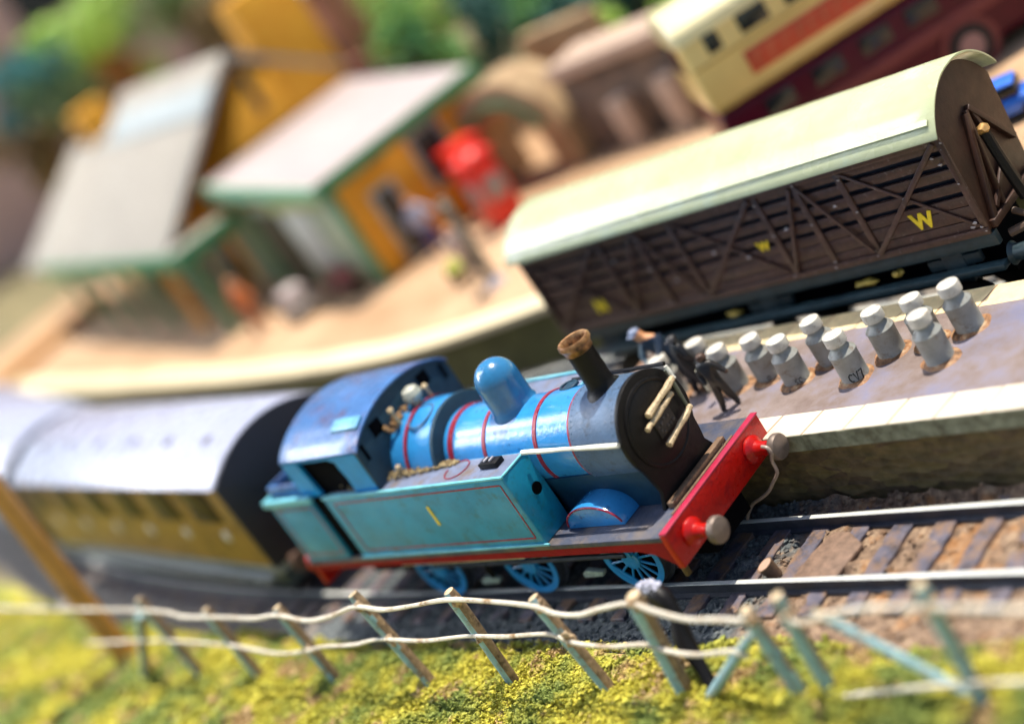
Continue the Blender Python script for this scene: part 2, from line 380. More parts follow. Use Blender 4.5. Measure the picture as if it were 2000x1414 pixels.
# taller tufts
for (cx, cy, hr, n_) in ((-40, -38.5, 2.8, 150), (-56, -42, 2.6, 120), (-33, -43, 2.0, 110), (-62, -47, 2.2, 110), (-47, -46, 2.4, 130), (-28, -41, 2.0, 90), (-70, -40, 2.0, 90), (-88, -42, 2.6, 100), (-95, -47, 3, 100), (0, -47, 1.8, 100), (-20, -46, 2.2, 110), (20, -47, 1.6, 80), (-110, -41, 3, 100)):
    for i in range(n_):
        a = rnd.uniform(0, 6.28); q = rnd.random() ** .5; x = cx + math.cos(a) * hr * 1.8 * q; y = cy + math.sin(a) * hr * q
        crumb(x, y, grass_h(x, y) + rnd.random() * hr * (1.05 - q), rnd.uniform(.3, .6))
me = bpy.data.meshes.new('grass_scatter'); VV = np.concatenate(V); FF = np.concatenate(F)
me.from_pydata(VV.tolist(), [], FF.tolist()); me.materials.append(m_grass)
o = bpy.data.objects.new('grass_scatter', me); COL.objects.link(o); tag(o, 'crumbly yellow and green foam scatter grass along the front bank', 'grass', kind='stuff')

# ------------------------------------------------------------------ tracks
m_sleeper = mat('violet_black_sleeper', [(.03, .025, .03), (.085, .08, .11), (.14, .125, .155)], .55, scale=.35, bump=.2, bscale=.8, dirt=((.22, .13, .075), .45, .25))
m_sleeperd = mat('dark_sleeper', (.035, .04, .05), .55, var=.4, bump=.3)
def track(label, yc, x0, x1, sx0, sx1, ms):
    t = thing('railway_track', label, 'railway track', (0, yc(0), -3))
    for side in (-1, 1):
        mb = MB()
        n = int((x1 - x0) / 5) + 1; R1 = []; R2 = []
        prof = [(-1.1, -2.9), (1.1, -2.9), (1.1, -2.5), (.25, -2.2), (.25, -.75), (.55, -.6), (.55, -.08), (.42, 0), (-.42, 0), (-.55, -.08), (-.55, -.6), (-.25, -.75), (-.25, -2.2), (-1.1, -2.5)]
        rings = []
        for i in range(n):
            x = x0 + 5 * i; dy = (yc(x + 1) - yc(x - 1)) / 2; L = math.hypot(1, dy); nx, ny = -dy / L, 1 / L; c = yc(x)
            rings.append([(x + nx * (side * 8.7 + a), c + ny * (side * 8.7 + a), z) for a, z in prof])
        mb.rings(rings); o = mb.build('rail', [m_railside, m_steel], t, auto=30)
        for p in o.data.polygons:
            if p.normal.z > .6 and p.center.z > 2.0: p.material_index = 1
    base = None; k = 0; x = sx0
    while x < sx1:
        dy = (yc(x + 1) - yc(x - 1)) / 2; a = math.atan(dy); rr = random.Random(k)
        mb = MB(); w_ = 1.95 + rr.uniform(-.25, .25)
        n = 14; L0 = []; L1 = []
        for i in range(n + 1):
            s_ = -15.5 + 31 * i / n
            L0.append((-w_ + rr.uniform(-.28, .28), s_ + rr.uniform(-.2, .2))); L1.append((w_ + rr.uniform(-.28, .28), s_))
        pts = L0 + L1[::-1]; ca, sa = math.cos(a), math.sin(a); c = yc(x)
        pts = [(x + p[0] * ca - p[1] * sa, c + p[0] * sa + p[1] * ca) for p in pts]
        mb.prism(pts[::-1], -4, -2.35 + rr.uniform(-.1, .1), 'z'); mb.build('sleeper', ms, t, bevel=.15, seg=1)
        x += PITCH; k += 1
    return t
track('nearer railway track under the blue engine, running out bare to the right', yc1, -560, 90, 17.5 - PITCH * 36, 86, m_sleeper)
track('farther railway track behind the platform, under the brown wagon', yc2, -560, 95, 17.5 - PITCH * 36, 90, m_sleeperd)

# ------------------------------------------------------------------ near platform (between the tracks)
m_tarmac = mat('purple_brown_platform_surface', [(.13, .085, .07), (.20, .15, .13), (.27, .215, .20)], .62, scale=.10, bump=.16, bscale=1.0, dirt=((.16, .155, .23), .4, .05), detail=8)
m_slab = mat('cream_edging_slab', (.66, .56, .43), .6, var=.1, scale=.3, bump=.14, bscale=.9, dirt=((.52, .52, .40), .14, .6))
m_slabby = mat('buff_edging_slab', (.72, .56, .30), .6, var=.14, scale=.3, bump=.14, dirt=((.5, .42, .25), .14, .5))
m_coping = mat('green_grey_coping', [(.10, .09, .055), (.22, .23, .15), (.34, .35, .25)], .7, scale=.35, bump=.25)
m_joint = mat('reddish_joint_line', (.42, .24, .15), .8)
def wall_material():
    m = bpy.data.materials.new('mossy_brown_stone_wall'); m.use_nodes = True; n = m.node_tree.nodes; l = m.node_tree.links; p = n['Principled BSDF']
    g = n.new('ShaderNodeTexCoord'); mp = n.new('ShaderNodeMapping'); mp.inputs['Scale'].default_value = (.16, 1, .45); l.new(g.outputs['Object'], mp.inputs[0])
    vo = n.new('ShaderNodeTexVoronoi'); vo.inputs['Scale'].default_value = 1.3; l.new(mp.outputs[0], vo.inputs[0])
    nz = n.new('ShaderNodeTexNoise'); nz.inputs['Scale'].default_value = .45; nz.inputs['Detail'].default_value = 6; l.new(g.outputs['Object'], nz.inputs[0])
    r1 = n.new('ShaderNodeValToRGB'); r1.color_ramp.elements[0].color = (.03, .017, .010, 1); r1.color_ramp.elements[0].position = .3; r1.color_ramp.elements[1].color = (.20, .125, .065, 1); r1.color_ramp.elements[1].position = .7
    l.new(nz.outputs[0], r1.inputs[0])
    r2 = n.new('ShaderNodeValToRGB'); r2.color_ramp.elements[0].color = (.05, .03, .02, 1); r2.color_ramp.elements[1].color = (.26, .21, .06, 1); r2.color_ramp.elements[1].position = .9
    l.new(vo.outputs['Color'], r2.inputs[0])
    mx = n.new('ShaderNodeMix'); mx.data_type = 'RGBA'; mx.inputs[0].default_value = .4; l.new(r1.outputs[0], mx.inputs[6]); l.new(r2.outputs[0], mx.inputs[7]); l.new(mx.outputs[2], p.inputs[0])
    b = n.new('ShaderNodeBump'); b.inputs['Distance'].default_value = .5; l.new(vo.outputs['Distance'], b.inputs['Height']); b2 = n.new('ShaderNodeBump'); b2.inputs['Distance'].default_value = .4
    l.new(nz.outputs[0], b2.inputs['Height']); l.new(b.outputs[0], b2.inputs['Normal']); l.new(b2.outputs[0], p.inputs['Normal']); p.inputs['Roughness'].default_value = .75
    return m
m_wall = wall_material()
PX0, PX1 = -58, 95
pf = thing('station_platform', 'grey brown platform with cream edging slabs between the two tracks', 'platform', (0, 35, -3))
MB().box(PX0 + 1, PX1, 16.2, 55.2, -4, 10.39).build('wall', m_wall, pf)
mb = MB(); nxx = int((PX1 - PX0) / 1.0); pts = []
for (ya, yb) in ((15.0, 17.6), (53.6, 56.4)):
    rs = []
    for i in range(nxx + 1):
        x = PX0 + i; j = .12 * N(x * .3, ya, 3)
        y0_, y1_ = (ya + j, yb) if ya < 30 else (ya, yb + j)
        rs.append([(x, y0_, 10.4), (x, y1_, 10.4), (x, y1_, 13.9), (x, y0_, 13.9)])
    mb.rings(rs)
mb.build('coping', m_coping, pf)
# paved deck: gently uneven, slabs as separate parts
vs = []; fs = []; st = 1.0; ny_ = 26; nx_ = int((PX1 - PX0) / st)
for j in range(ny_ + 1):
    for i in range(nx_ + 1):
        x = PX0 + i * st; y = 22.0 + (49.6 - 22.0) * j / ny_
        vs.append((x, y, 13.95 + .10 * fbm(x * .2, y * .2, 8) + .03))
for j in range(ny_):
    for i in range(nx_):
        a = j * (nx_ + 1) + i; fs.append((a, a + 1, a + nx_ + 2, a + nx_ + 1))
mb = MB(); mb.add(vs, fs); mb.build('deck', m_tarmac, pf, auto=180)
MB().box(PX0 + .5, PX1, 17.61, 53.59, 10.41, 13.6).build('deck_base', m_tarmac, pf)
rs_ = random.Random(4)
x = PX0
while x < PX1:
    L = 9.6
    for (ya, yb, mt, off_) in ((15.1, 22.15, m_slab, 0), (49.4, 56.3, m_slabby, 3)):
        g_ = .2; z = 14.05 + rs_.uniform(-.05, .05); sk = 1.3
        p0 = [(x + off_ + g_, ya), (x + off_ + L - g_, ya), (x + off_ + L - g_ + sk, yb), (x + off_ + g_ + sk, yb)]
        MB().prism(p0, 13.91, z, 'z').build('edging_slab', mt, pf, bevel=.12, seg=2)
    x += L
for (ya, yb) in ((15.3, 22.0), (49.5, 56.2)):
    MB().box(PX0, PX1, ya, yb, 13.901, 13.96).build('joint_filling', m_joint, pf)

# ------------------------------------------------------------------ milk churns
def make_churn():
    t = thing('milk_churn', 'x', 'milk churn', (0, 0, 14), 'grey milk churns standing on the platform')
    b = MB(); b.lathe([(2.5, 0), (2.7, .15), (2.7, .4), (2.62, .55), (2.62, 5.7), (2.7, 5.85), (2.7, 6.25), (2.45, 6.55), (1.75, 7.35), (1.5, 7.7), (1.46, 8.4)], (0, 0, 14.02), n=40); b.build('body', m_churn, t)
    b = MB(); b.lathe([(1.4, 8.2), (1.9, 8.22), (2.05, 8.35), (2.05, 10.2), (1.95, 10.4), (1.8, 10.44), (1.72, 10.32), (.01, 10.32)], (0, 0, 14.02), n=40); b.build('lid', m_churnlid, t)
    b = MB(); rg = []
    for r, h in ((3.7, -.02), (3.4, .22), (2.9, .4), (2.55, .5)):
        ring = []
        for i in range(36):
            a = 2 * math.pi * i / 36; k = r * (1 + .16 * N(math.cos(a) * 1.2, math.sin(a) * 1.2, r) + .05 * N(math.cos(a) * 5, math.sin(a) * 5, 3))
            ring.append((k * math.cos(a), k * math.sin(a), 14.02 + h * (1 + .5 * N(a, r))))
        rg.append(ring)
    b.rings(rg); b.build('glue_ring', m_rust, t)
    return t
CH = [(33.2, 42.5, 'large grey milk churn farthest right, nearest the frame edge, rust ring at its foot'),
      (25.9, 40.0, 'grey milk churn half hidden behind the churn that stands second from the right'),
      (31.1, 33.3, 'grey milk churn near the right front with an orange rust stain at its foot'),
      (18.0, 38.3, 'grey milk churn on its own just right of the churn with black lettering'),
      (13.0, 31.8, 'grey milk churn with bold black marks painted round its foot'),
      (3.4, 39.1, 'grey milk churn standing behind and left of the churn with bold black marks'),
      (-2.1, 33.7, 'grey milk churn with faint dark squiggles, second one right of the black suited figure'),
      (-11.0, 36.7, 'grey milk churn with dark blue base, next right of the white lidded churn'),
      (-18.3, 34.6, 'white lidded grey milk churn directly behind the black suited standing figure'),
      (-27.1, 38.8, 'small dull churn lid showing between the two dark figures'),
      (-34.9, 34.8, 'pale churn held by the bending man in the cap above the engine boiler')]
ch0 = make_churn()
for i, (x, y, lab) in enumerate(CH):
    c = ch0 if i == 0 else copy_tree(ch0)
    c.location = (x, y, 14); c['label'] = lab; c.scale = (1.04, 1.04, [.97, .95, .98, .94, .97, .95, .96, .94, .96, .95, .95][i]); c.rotation_euler = (R([1, -1, .6, 0, -1, 1.4, 0, .8, 0, 0, 0][i]), R([0, 1.2, 0, -1, .5, 0, 1, 0, 0, 0, 0][i]), i * 1.1)
    if i in (4, 6, 7):
        b = MB()                                    # painted-on characters, wrapped round the body
        glyph = {4: ['C', 'V', '7'], 6: ['S', 'C'], 7: ['O']}[i]
        ang0 = {4: R(-76), 6: R(-62), 7: R(-60)}[i] - i * 1.1; kx = .30 if i == 4 else .24; zz = 1.0
        strokes = {'C': [(1, 1.7), (.5, 2), (0, 1.6), (-.1, .9), (.2, .3), (.8, .2)], 'V': [(-.1, 2), (.4, .1), (1.0, 2.1)], '7': [(-.2, 1.9), (.8, 2.0), (.5, 1.0), (.3, 0)],
                   'S': [(1, 1.8), (.4, 2), (.1, 1.5), (.7, 1.0), (.8, .4), (.1, .1)], 'O': [(.5, 2), (0, 1.4), (.1, .5), (.6, .1), (1, .6), (1, 1.5), (.5, 2)]}
        for gi, gch in enumerate(glyph):
            path = []
            for (u, v_) in strokes[gch]:
                a = ang0 + (gi * 1.5 + u) * kx * .9; path.append((2.66 * math.cos(a), 2.66 * math.sin(a), 14.5 + v_ * (.95 if i == 4 else .6)))
            b.tube(path, .14 if i == 4 else .09, 6)
        o = b.build('painted_mark', m_ink); o.parent = c; o.location = (0, 0, 0)
        for vv in o.data.vertices: vv.co.z -= 14

# ------------------------------------------------------------------ figures
def figure(name, label, base, joints, edges, faces_mat, mats, rz=0, extra=None):
    me = bpy.data.meshes.new('body'); names = list(joints)
    me.from_pydata([joints[k][0] for k in names], [], [(names.index(a), names.index(b)) for a, b in edges])
    ob = bpy.data.objects.new('body', me); COL.objects.link(ob)
    md = ob.modifiers.new('s', 'SKIN'); md.use_smooth_shade = True
    for i, k in enumerate(names):
        sv = me.skin_vertices[0].data[i]; r = joints[k][1]; sv.radius = tuple(q * 1.35 for q in r) if isinstance(r, tuple) else (r * 1.45, r * 1.45); sv.use_root = (k == 'pelvis')
    sb = ob.modifiers.new('b', 'SUBSURF'); sb.levels = sb.render_levels = 2
    dg = bpy.context.evaluated_depsgraph_get(); nm = bpy.data.meshes.new_from_object(ob.evaluated_get(dg)); nm.name = 'body'
    bpy.data.objects.remove(ob)
    nm.materials.clear()
    for m in mats: nm.materials.append(m)
    for p in nm.polygons: p.material_index = faces_mat(p.center); p.use_smooth = True
    t = thing('person', label, 'model figure', base); t.rotation_euler = (0, 0, rz)
    o = bpy.data.objects.new('body', nm); COL.objects.link(o); o.parent = t
    if extra: extra(t)
    return t
ED = [('pelvis', 'waist'), ('waist', 'chest'), ('chest', 'neck'), ('neck', 'head'), ('head', 'crown'), ('chest', 'shL'), ('shL', 'elL'), ('elL', 'haL'), ('haL', 'fiL'), ('chest', 'shR'), ('shR', 'elR'), ('elR', 'haR'), ('haR', 'fiR'),
      ('pelvis', 'hiL'), ('hiL', 'knL'), ('knL', 'anL'), ('anL', 'toL'), ('pelvis', 'hiR'), ('hiR', 'knR'), ('knR', 'anR'), ('anR', 'toR')]
def hat(c, m, r=1.15, tilt=0):
    def fn(t):
        b = MB(); b.lathe([(r * .98, 0), (r * 1.02, .35), (r * .9, .75), (r * .5, 1.0), (.01, 1.05)], c, n=20)
        b.box(c[0] - r * .75, c[0] + r * .75, c[1] - r * 1.55, c[1] - r * .3, c[2] - .02, c[2] + .14)
        o = b.build('cap', m, bevel=.04, seg=1); o.parent = t
    return fn
# black-suited standing figure, legs apart, seen from behind
J = {'pelvis': ((0, 0, 6.6), (1.15, .85)), 'waist': ((-.1, 0, 7.8), (1.1, .8)), 'chest': ((-.2, 0, 10.0), (1.45, .95)), 'neck': ((-.3, .1, 11.6), .5), 'head': ((-.35, .15, 12.5), .8), 'crown': ((-.4, .2, 13.3), .55),
     'shL': ((-1.6, 0, 10.7), .62), 'elL': ((-2.4, -.3, 8.8), .48), 'haL': ((-1.7, -1.1, 7.4), .36), 'fiL': ((-1.4, -1.4, 6.9), .26), 'shR': ((1.3, 0, 10.6), .62), 'elR': ((2.3, .3, 9.2), .48), 'haR': ((3.3, .2, 8.1), .36), 'fiR': ((3.6, .1, 7.7), .26),
     'hiL': ((-.65, 0, 6.2), .72), 'knL': ((-.9, -.35, 3.6), .6), 'anL': ((-1.2, -.6, .75), .46), 'toL': ((-1.3, -1.5, .35), .38), 'hiR': ((.65, 0, 6.2), .72), 'knR': ((.9, .5, 3.6), .6), 'anR': ((1.4, 1.0, .75), .46), 'toR': ((1.9, .3, .35), .38)}
figure('person', 'standing figure in a black suit, legs apart, in front of the white lidded churn', (-15.6, 27.6, 14), J, ED,
       lambda c: 1 if c.z > 12.0 or (c.x > 3.2 and c.z < 8.4) else 0, [m_coat, mat('dark_brown_hair_and_skin', (.07, .035, .02), .5)], rz=R(8))
# bending man in cap holding a churn
J2 = {'pelvis': ((0, 0, 8.2), (1.35, 1.05)), 'waist': ((-.5, -.2, 9.6), (1.3, 1.05)), 'chest': ((-1.6, -.7, 12.0), (1.75, 1.25)), 'neck': ((-2.5, -1.1, 13.7), .7), 'head': ((-3.1, -1.4, 14.7), .95), 'crown': ((-3.5, -1.5, 15.6), .7),
      'shL': ((-3.0, -1.4, 12.4), .78), 'elL': ((-3.4, -3.0, 9.9), .6), 'haL': ((-1.8, -4.1, 8.4), .45), 'fiL': ((-1.2, -4.4, 8.0), .33), 'shR': ((.1, -.2, 12.2), .78), 'elR': ((.9, -1.8, 10.0), .6), 'haR': ((.6, -3.5, 8.8), .45), 'fiR': ((.4, -4.1, 8.4), .33),
      'hiL': ((-.75, .1, 7.6), .88), 'knL': ((-1.2, -.6, 4.5), .72), 'anL': ((-1.3, .2, .9), .5), 'toL': ((-1.5, -1.1, .4), .42), 'hiR': ((.75, .1, 7.6), .88), 'knR': ((1.2, -.3, 4.5), .72), 'anR': ((1.4, .7, .9), .5), 'toR': ((1.7, -.5, .4), .42)}
def fm2(c):
    if c.z > 13.3: return 1
    if c.x < -2.6 and c.z < 12.6 or (c.z < 9.6 and c.y < -2.2): return 2
    return 0
figure('person', 'bending man in a blue grey cap and navy jacket grasping the pale churn', (-36.0, 39.0, 14), J2, ED, fm2, [m_navy, m_skin, mat('grey_green_sleeve', (.13, .18, .20), .5)],
       extra=hat((-3.45, -1.5, 15.2), m_capgrey, 1.25))
# dark figure behind, carrying a newspaper
J3 = {k: ((v[0][0] * 1.05, v[0][1], v[0][2] * 1.12), tuple(q * 1.15 for q in v[1]) if isinstance(v[1], tuple) else v[1] * 1.15) for k, v in J.items()}
figure('person', 'dark coated figure between the bending man and the black suited figure', (-27.5, 34.6, 14), J3, ED, lambda c: 1 if c.z > 13.4 else 0, [mat('very_dark_coat', (.008, .008, .010), .5), mat('black_hat_paint', (.02, .018, .018), .5)], rz=R(150))
b = MB(); b.prism([(-22.4, 30.6), (-21.4, 30.2), (-21.0, 30.9), (-22.0, 31.4)], 16.6, 22.0, 'z')
tag(b.build('folded_newspaper', m_paper, bevel=.2), 'cream folded newspaper held upright beside the black suited figure', 'newspaper')

# ------------------------------------------------------------------ the blue tank engine
L = thing('tank_engine', 'bright blue model tank engine with teal side tanks and red buffer beam', 'steam engine', (-55, 0, 0))
def mkbox(name, m, *b, parent=L, bevel=.18): return MB().box(*b).build(name, m, parent, bevel=bevel)
CZ = 31.0
fp = MB().box(-113, -1.4, -17.2, 17.2, 16.9, 18.0).build('footplate', m_foot, L, bevel=.12)
# valance, deepening to the buffer beam at the front
for s in (-1, 1):
    y0, y1 = (-17.0, -16.0) if s < 0 else (16.0, 17.0)
    pts = [(-112.5, 16.88), (-112.5, 15.2), (-15, 15.1), (-9, 14.9), (-5.5, 14.0), (-3.2, 12.5), (-1.5, 11.2), (-1.5, 16.88)]
    MB().prism(pts, y0, y1, 'y').build('valance', m_val, L, bevel=.1, seg=1)
bb = MB().box(-1.5, 0, -17.3, 17.3, 10.9, 18.5).build('buffer_beam', m_red, L, bevel=.3, seg=3)
b = MB().box(-1.3, .25, -17.3, 17.3, 18.5, 18.85).build('beam_top_edge', mat('magenta_red_edge', (.42, .02, .06), .35, bump=.05), bb, bevel=.1)
for s in (-1, 1):
    bf_ = MB(); bf_.lathe([(2.7, 0), (2.7, .6), (2.4, 1.0), (1.6, 1.5), (1.4, 2.2), (1.35, 4.2), (1.05, 4.4), (1.0, 5.6)], (0, s * 11.5, 14.5), 'x', 32)
    bo = bf_.build('buffer', m_red, L)
    h = MB(); h.lathe([(1.0, 5.2), (2.35, 5.5), (2.55, 5.8), (2.55, 6.6), (2.35, 7.0), (1.4, 7.3), (.01, 7.45)], (0, s * 11.5, 14.5), 'x', 36); h.build('buffer_head', m_gunmetal, bo)
w_ = MB(); P = [(5.0, 9.2, 16.5), (6.3, 9.0, 16.2), (6.6, 8.9, 15.0), (5.6, 9, 13.4), (5.4, 9, 11.6), (4.9, 9, 10.2), (2.6, 9, 8.2), (.5, 9, 6.4), (-2.2, 9, 5.0), (-5, 9, 3.8), (-7.5, 9, 1.6), (-8.6, 9, .3)]
def smooth_path(P, k=4):
    out = []
    P = [Vector(p) for p in P]; Q = [P[0]] + P + [P[-1]]
    for i in range(1, len(Q) - 2):
        for j in range(k):
            t = j / k; a, b_, c, d = Q[i - 1], Q[i], Q[i + 1], Q[i + 2]
            out.append(.5 * ((2 * b_) + (-a + c) * t + (2 * a - 5 * b_ + 4 * c - d) * t * t + (-a + 3 * b_ - 3 * c + d) * t ** 3))
    out.append(P[-1]); return out
w_.tube(smooth_path(P), .34, 8); w_.build('hooked_wire', mat('dull_pink_grey_wire', (.36, .27, .22), .4, var=.2), L)
# side tanks
for s in (-1, 1):
    y0, y1 = (-17.0, -8.6) if s < 0 else (8.6, 17.0)
    tk = MB().box(-91, -31.6, y0, y1, 18.02, 34.2).build('side_tank', m_teal, L, bevel=.35, seg=3)
    MB().box(-90.6, -32.0, y0 + .5, y1 - .5, 34.21, 34.28).build('tank_top', m_tanktop, tk)
    yo = y0 if s < 0 else y1
    lp = MB(); lp.box(-91.2, -31.4, yo - .12, yo + .5 * -s + .12 * 0, 34.0, 34.75) if False else None
    b = MB(); ya, yb = (yo - .15, yo + .5) if s < 0 else (yo - .5, yo + .15)
    b.box(-91.1, -31.45, ya, yb, 34.22, 34.75); b.box(-32.0, -31.45, min(y0, y1) + .6, max(y0, y1), 34.3, 34.7)
    b.build('tank_rim', m_lipblue, tk, bevel=.12)
    b = MB(); b.box(-91.3, -30.4, (yo - .45) if s < 0 else yo, yo if s < 0 else yo + .45, 18.02, 18.55); b.build('tank_foot_flange', m_lipblue, tk, bevel=.12)
    if s < 0:
        def frame(x0, x1, z0, z1, y, wd, par):
            b = MB()
            # slightly wavering hand-painted lining
            def ln(a, c):
                n = 16; A = Vector(a); Cc = Vector(c); pth = []
                d = (Cc - A).normalized(); nr = Vector((-d.z, 0, d.x))
                up, dn = [], []
                for i in range(n + 1):
                    p = A.lerp(Cc, i / n); j = .06 * N(p.x * .3, p.z * .3, 4); ww = wd * (1 + .25 * N(p.x * .9, p.z, 7))
                    up.append(p + nr * (j + ww / 2)); dn.append(p + nr * (j - ww / 2))
                b.prism([(q.x, q.z) for q in up] + [(q.x, q.z) for q in dn[::-1]], y - .05, y + .05, 'y')
            ln((x0, 0, z0), (x1, 0, z0)); ln((x1, 0, z0 + .2), (x1, 0, z1)); ln((x1 - .2, 0, z1), (x0, 0, z1)); ln((x0, 0, z1 - .2), (x0, 0, z0 + .2))
            return b.build('lining', m_line, par)
        frame(-88.0, -33.2, 19.9, 32.9, y0 - .03, .32, tk)
        b = MB(); b.prism([(-58.75, 24.9), (-58.0, 25.0), (-58.05, 29.8), (-58.75, 29.75)], y0 - .12, y0 - .01, 'y'); b.build('number_one', m_yellow, tk)
        b = MB(); b.lathe([(1.3, 0), (1.3, .06)], (-31.62, -11.4, 27.5), 'x', 24); b.build('tank_front_hole', m_void, tk)
        # filler, scribed ring, spilled ballast crumbs
        b = MB(); b.box(-41.2, -36.0, -13.2, -10.7, 34.3, 35.5); fl = b.build('tank_filler', m_black, tk, bevel=.2)
        b = MB(); b.box(-39.8, -39.3, -12.6, -11.2, 35.5, 35.9); b.box(-38.2, -37.7, -12.6, -11.2, 35.5, 35.9); b.build('filler_catch', mat('pale_catch', (.4, .38, .4), .4), fl, bevel=.1)
        b = MB(); b.tube([(-49.5 + 2.9 * math.cos(a * .2), -12 + 2.9 * math.sin(a * .2), 34.35) for a in range(-16, 12)], .14, 6); b.build('scribed_ring', m_val, tk)
        b = MB(); rq = random.Random(9)
        for i in range(900):
            u = rq.random(); x = -85 + 34 * u; y = -9.2 - rq.random() * (6.4 - 5.2 * u); rr = rq.uniform(.12, .34); b.blob((x, y, 34.4 + rq.random() * (1.4 - 1.1 * u)), rr, i, .6, 1)
        b.build('ballast_crumbs', m_moss, tk, auto=20)
        for (x, y, z, ln_) in ((-67.5, -11.5, 36.2, 1), (-79, -12.6, 37.0, 1)):
            b = MB(); b.lathe([(.5, 0), (.35, .8), (.35, 1.4), (.62, 1.7), (.62, 2.3), (.3, 2.6)], (x, y, 34.3), n=14); b.build('small_pin', m_stick, tk)
# boiler, firebox, smokebox
b = MB(); b.lathe([(9.0, -74), (9.0, -18)], (0, 0, CZ), 'x', 72); bo = b.build('boiler', m_blue, L)
for x, rr in ((-28.8, 9.17), (-43.8, 9.17), (-54.2, 9.2), (-19.0, 9.2)):
    wd = .55 if x != -54.2 else .8
    b = MB(); b.lathe([(rr - .3, x - wd), (rr, x - wd + .08), (rr, x + wd - .08), (rr - .3, x + wd)], (0, 0, CZ), 'x', 72, caps=False); b.build('boiler_band', m_line, bo)
# firebox casing: rounded hump over tank tops, blue, with slate front step
def fbprof(k):
    pts = []
    for i in range(33):
        a = R(-20 + 220 * i / 32); pts.append((12.3 * k * math.cos(a) * (.93), CZ + 11.9 * k * math.sin(a)))
    return pts
b = MB(); b.prism(fbprof(1.0), -72, -57.5, 'x'); fb = b.build('firebox', m_blue, L, bevel=.5, seg=3)
b = MB(); b.prism(fbprof(1.02), -57.5, -56.3, 'x'); b.build('firebox_front', m_cabfront, fb, bevel=.25)
b = MB(); prof = fbprof(1.03); b.rings([[(xx, p[0], p[1]) for p in prof] + [(xx, p[0] * .99, CZ + (p[1] - CZ) * .99) for p in prof[::-1]] for xx in (-65.9, -64.9)]); b.build('firebox_band', m_line, fb)
b = MB(); b.tube([(-62.5 + 3.2 * math.cos(a * .25), -3.0 + 3.2 * math.sin(a * .25) , 42.9 - .035 * (-3 + 3.2 * math.sin(a * .25)) ** 2) for a in range(-12, 10)], .22, 6); b.build('firebox_hatch_ring', m_slate, fb)
rq = random.Random(12); b = MB()
for i in range(60):
    b.blob((-70.5 + rq.uniform(-.7, 2.2), rq.uniform(-7, 3), 42.6 + rq.uniform(-.8, .9)), rq.uniform(.25, .7), i, .6, 1)
b.build('glue_and_debris', mat('brown_glue', (.30, .17, .07), .5, var=.4, scale=1), fb, auto=25)
b = MB(); b.lathe([(.9, 0), (1.0, 1.2), (1.9, 1.8), (2.2, 2.9), (1.7, 4.2), (.8, 4.7), (.01, 4.8)], (-67.0, 1.2, 42.5), n=24); b.build('whistle_dome', mat('dirty_white_metal', (.45, .45, .36), .35, var=.3, scale=.8), fb)
for (x, y, z) in ((-68.5, -4.2, 45.5), (-66.2, 4.6, 44.6)):
    b = MB(); b.tube([(x, y, 41.5), (x + .2, y - .4, z), ], .38, 8); b.blob((x + .2, y - .4, z + .3), .75, 3, .2, 2); b.build('safety_valve', m_stick, fb)
b = MB(); b.lathe([(9.55, -18.6), (9.6, -18.4), (9.6, -6.2)], (0, 0, CZ), 'x', 72); sb_ = b.build('smokebox', m_slate, L)
b = MB()
for k in range(54):
    a = 2 * math.pi * k / 54
    for x in (-7.2, -17.9): b.lathe([(.17, -.1), (.15, .06), (.01, .13)], (x, 0, 0), 'z', 6); nv = 18; 
    # rotate the last two rivets onto the shell
    for q in range(2):
        o0 = len(b.v) - 18 * (2 - q)
        for i in range(o0, o0 + 18):
            x, y, z = b.v[i]; rad = 9.6 + z; b.v[i] = (x, rad * math.cos(a) - y * math.sin(a), CZ + rad * math.sin(a) + y * math.cos(a))
b.build('rivets', m_slate, sb_)
b = MB(); b.prism([(-7.5, 18.02), (7.5, 18.02), (7.2, 22), (8.6, 27), (-8.6, 27), (-7.2, 22)], -33, -6.2, 'x'); b.build('smokebox_saddle', mat('deep_blue_grey_paint', (.008, .045, .09), .4, bump=.06, spec=.3), L, bevel=.2)
fr = [(9.9 * math.cos(R(a)), CZ + 9.9 * math.sin(R(a))) for a in range(-32, 213, 5)]
fr += [(-8.2, 23.5), (-7.8, 21), (-9.4, 18.02), (9.4, 18.02), (7.8, 21), (8.2, 23.5)]
sf = MB(); sf.prism(fr, -6.2, -5.2, 'x'); sf = sf.build('smokebox_front', m_black, L, bevel=.15)
d = MB(); d.lathe([(8.3, -5.2), (8.3, -4.85), (7.9, -4.7), (7.6, -4.85), (7.4, -4.75), (5, -4.3), (2.5, -4.1), (.01, -4.05)], (0, 0, CZ), 'x', 64); door = d.build('smokebox_door', m_black, L)
d = MB(); d.box(-4.2, -3.75, -2.2, 3.2, 28.6, 32.2); npl = d.build('number_plate', mat('brown_black_plate', (.02, .014, .012), .5), door, bevel=.15)
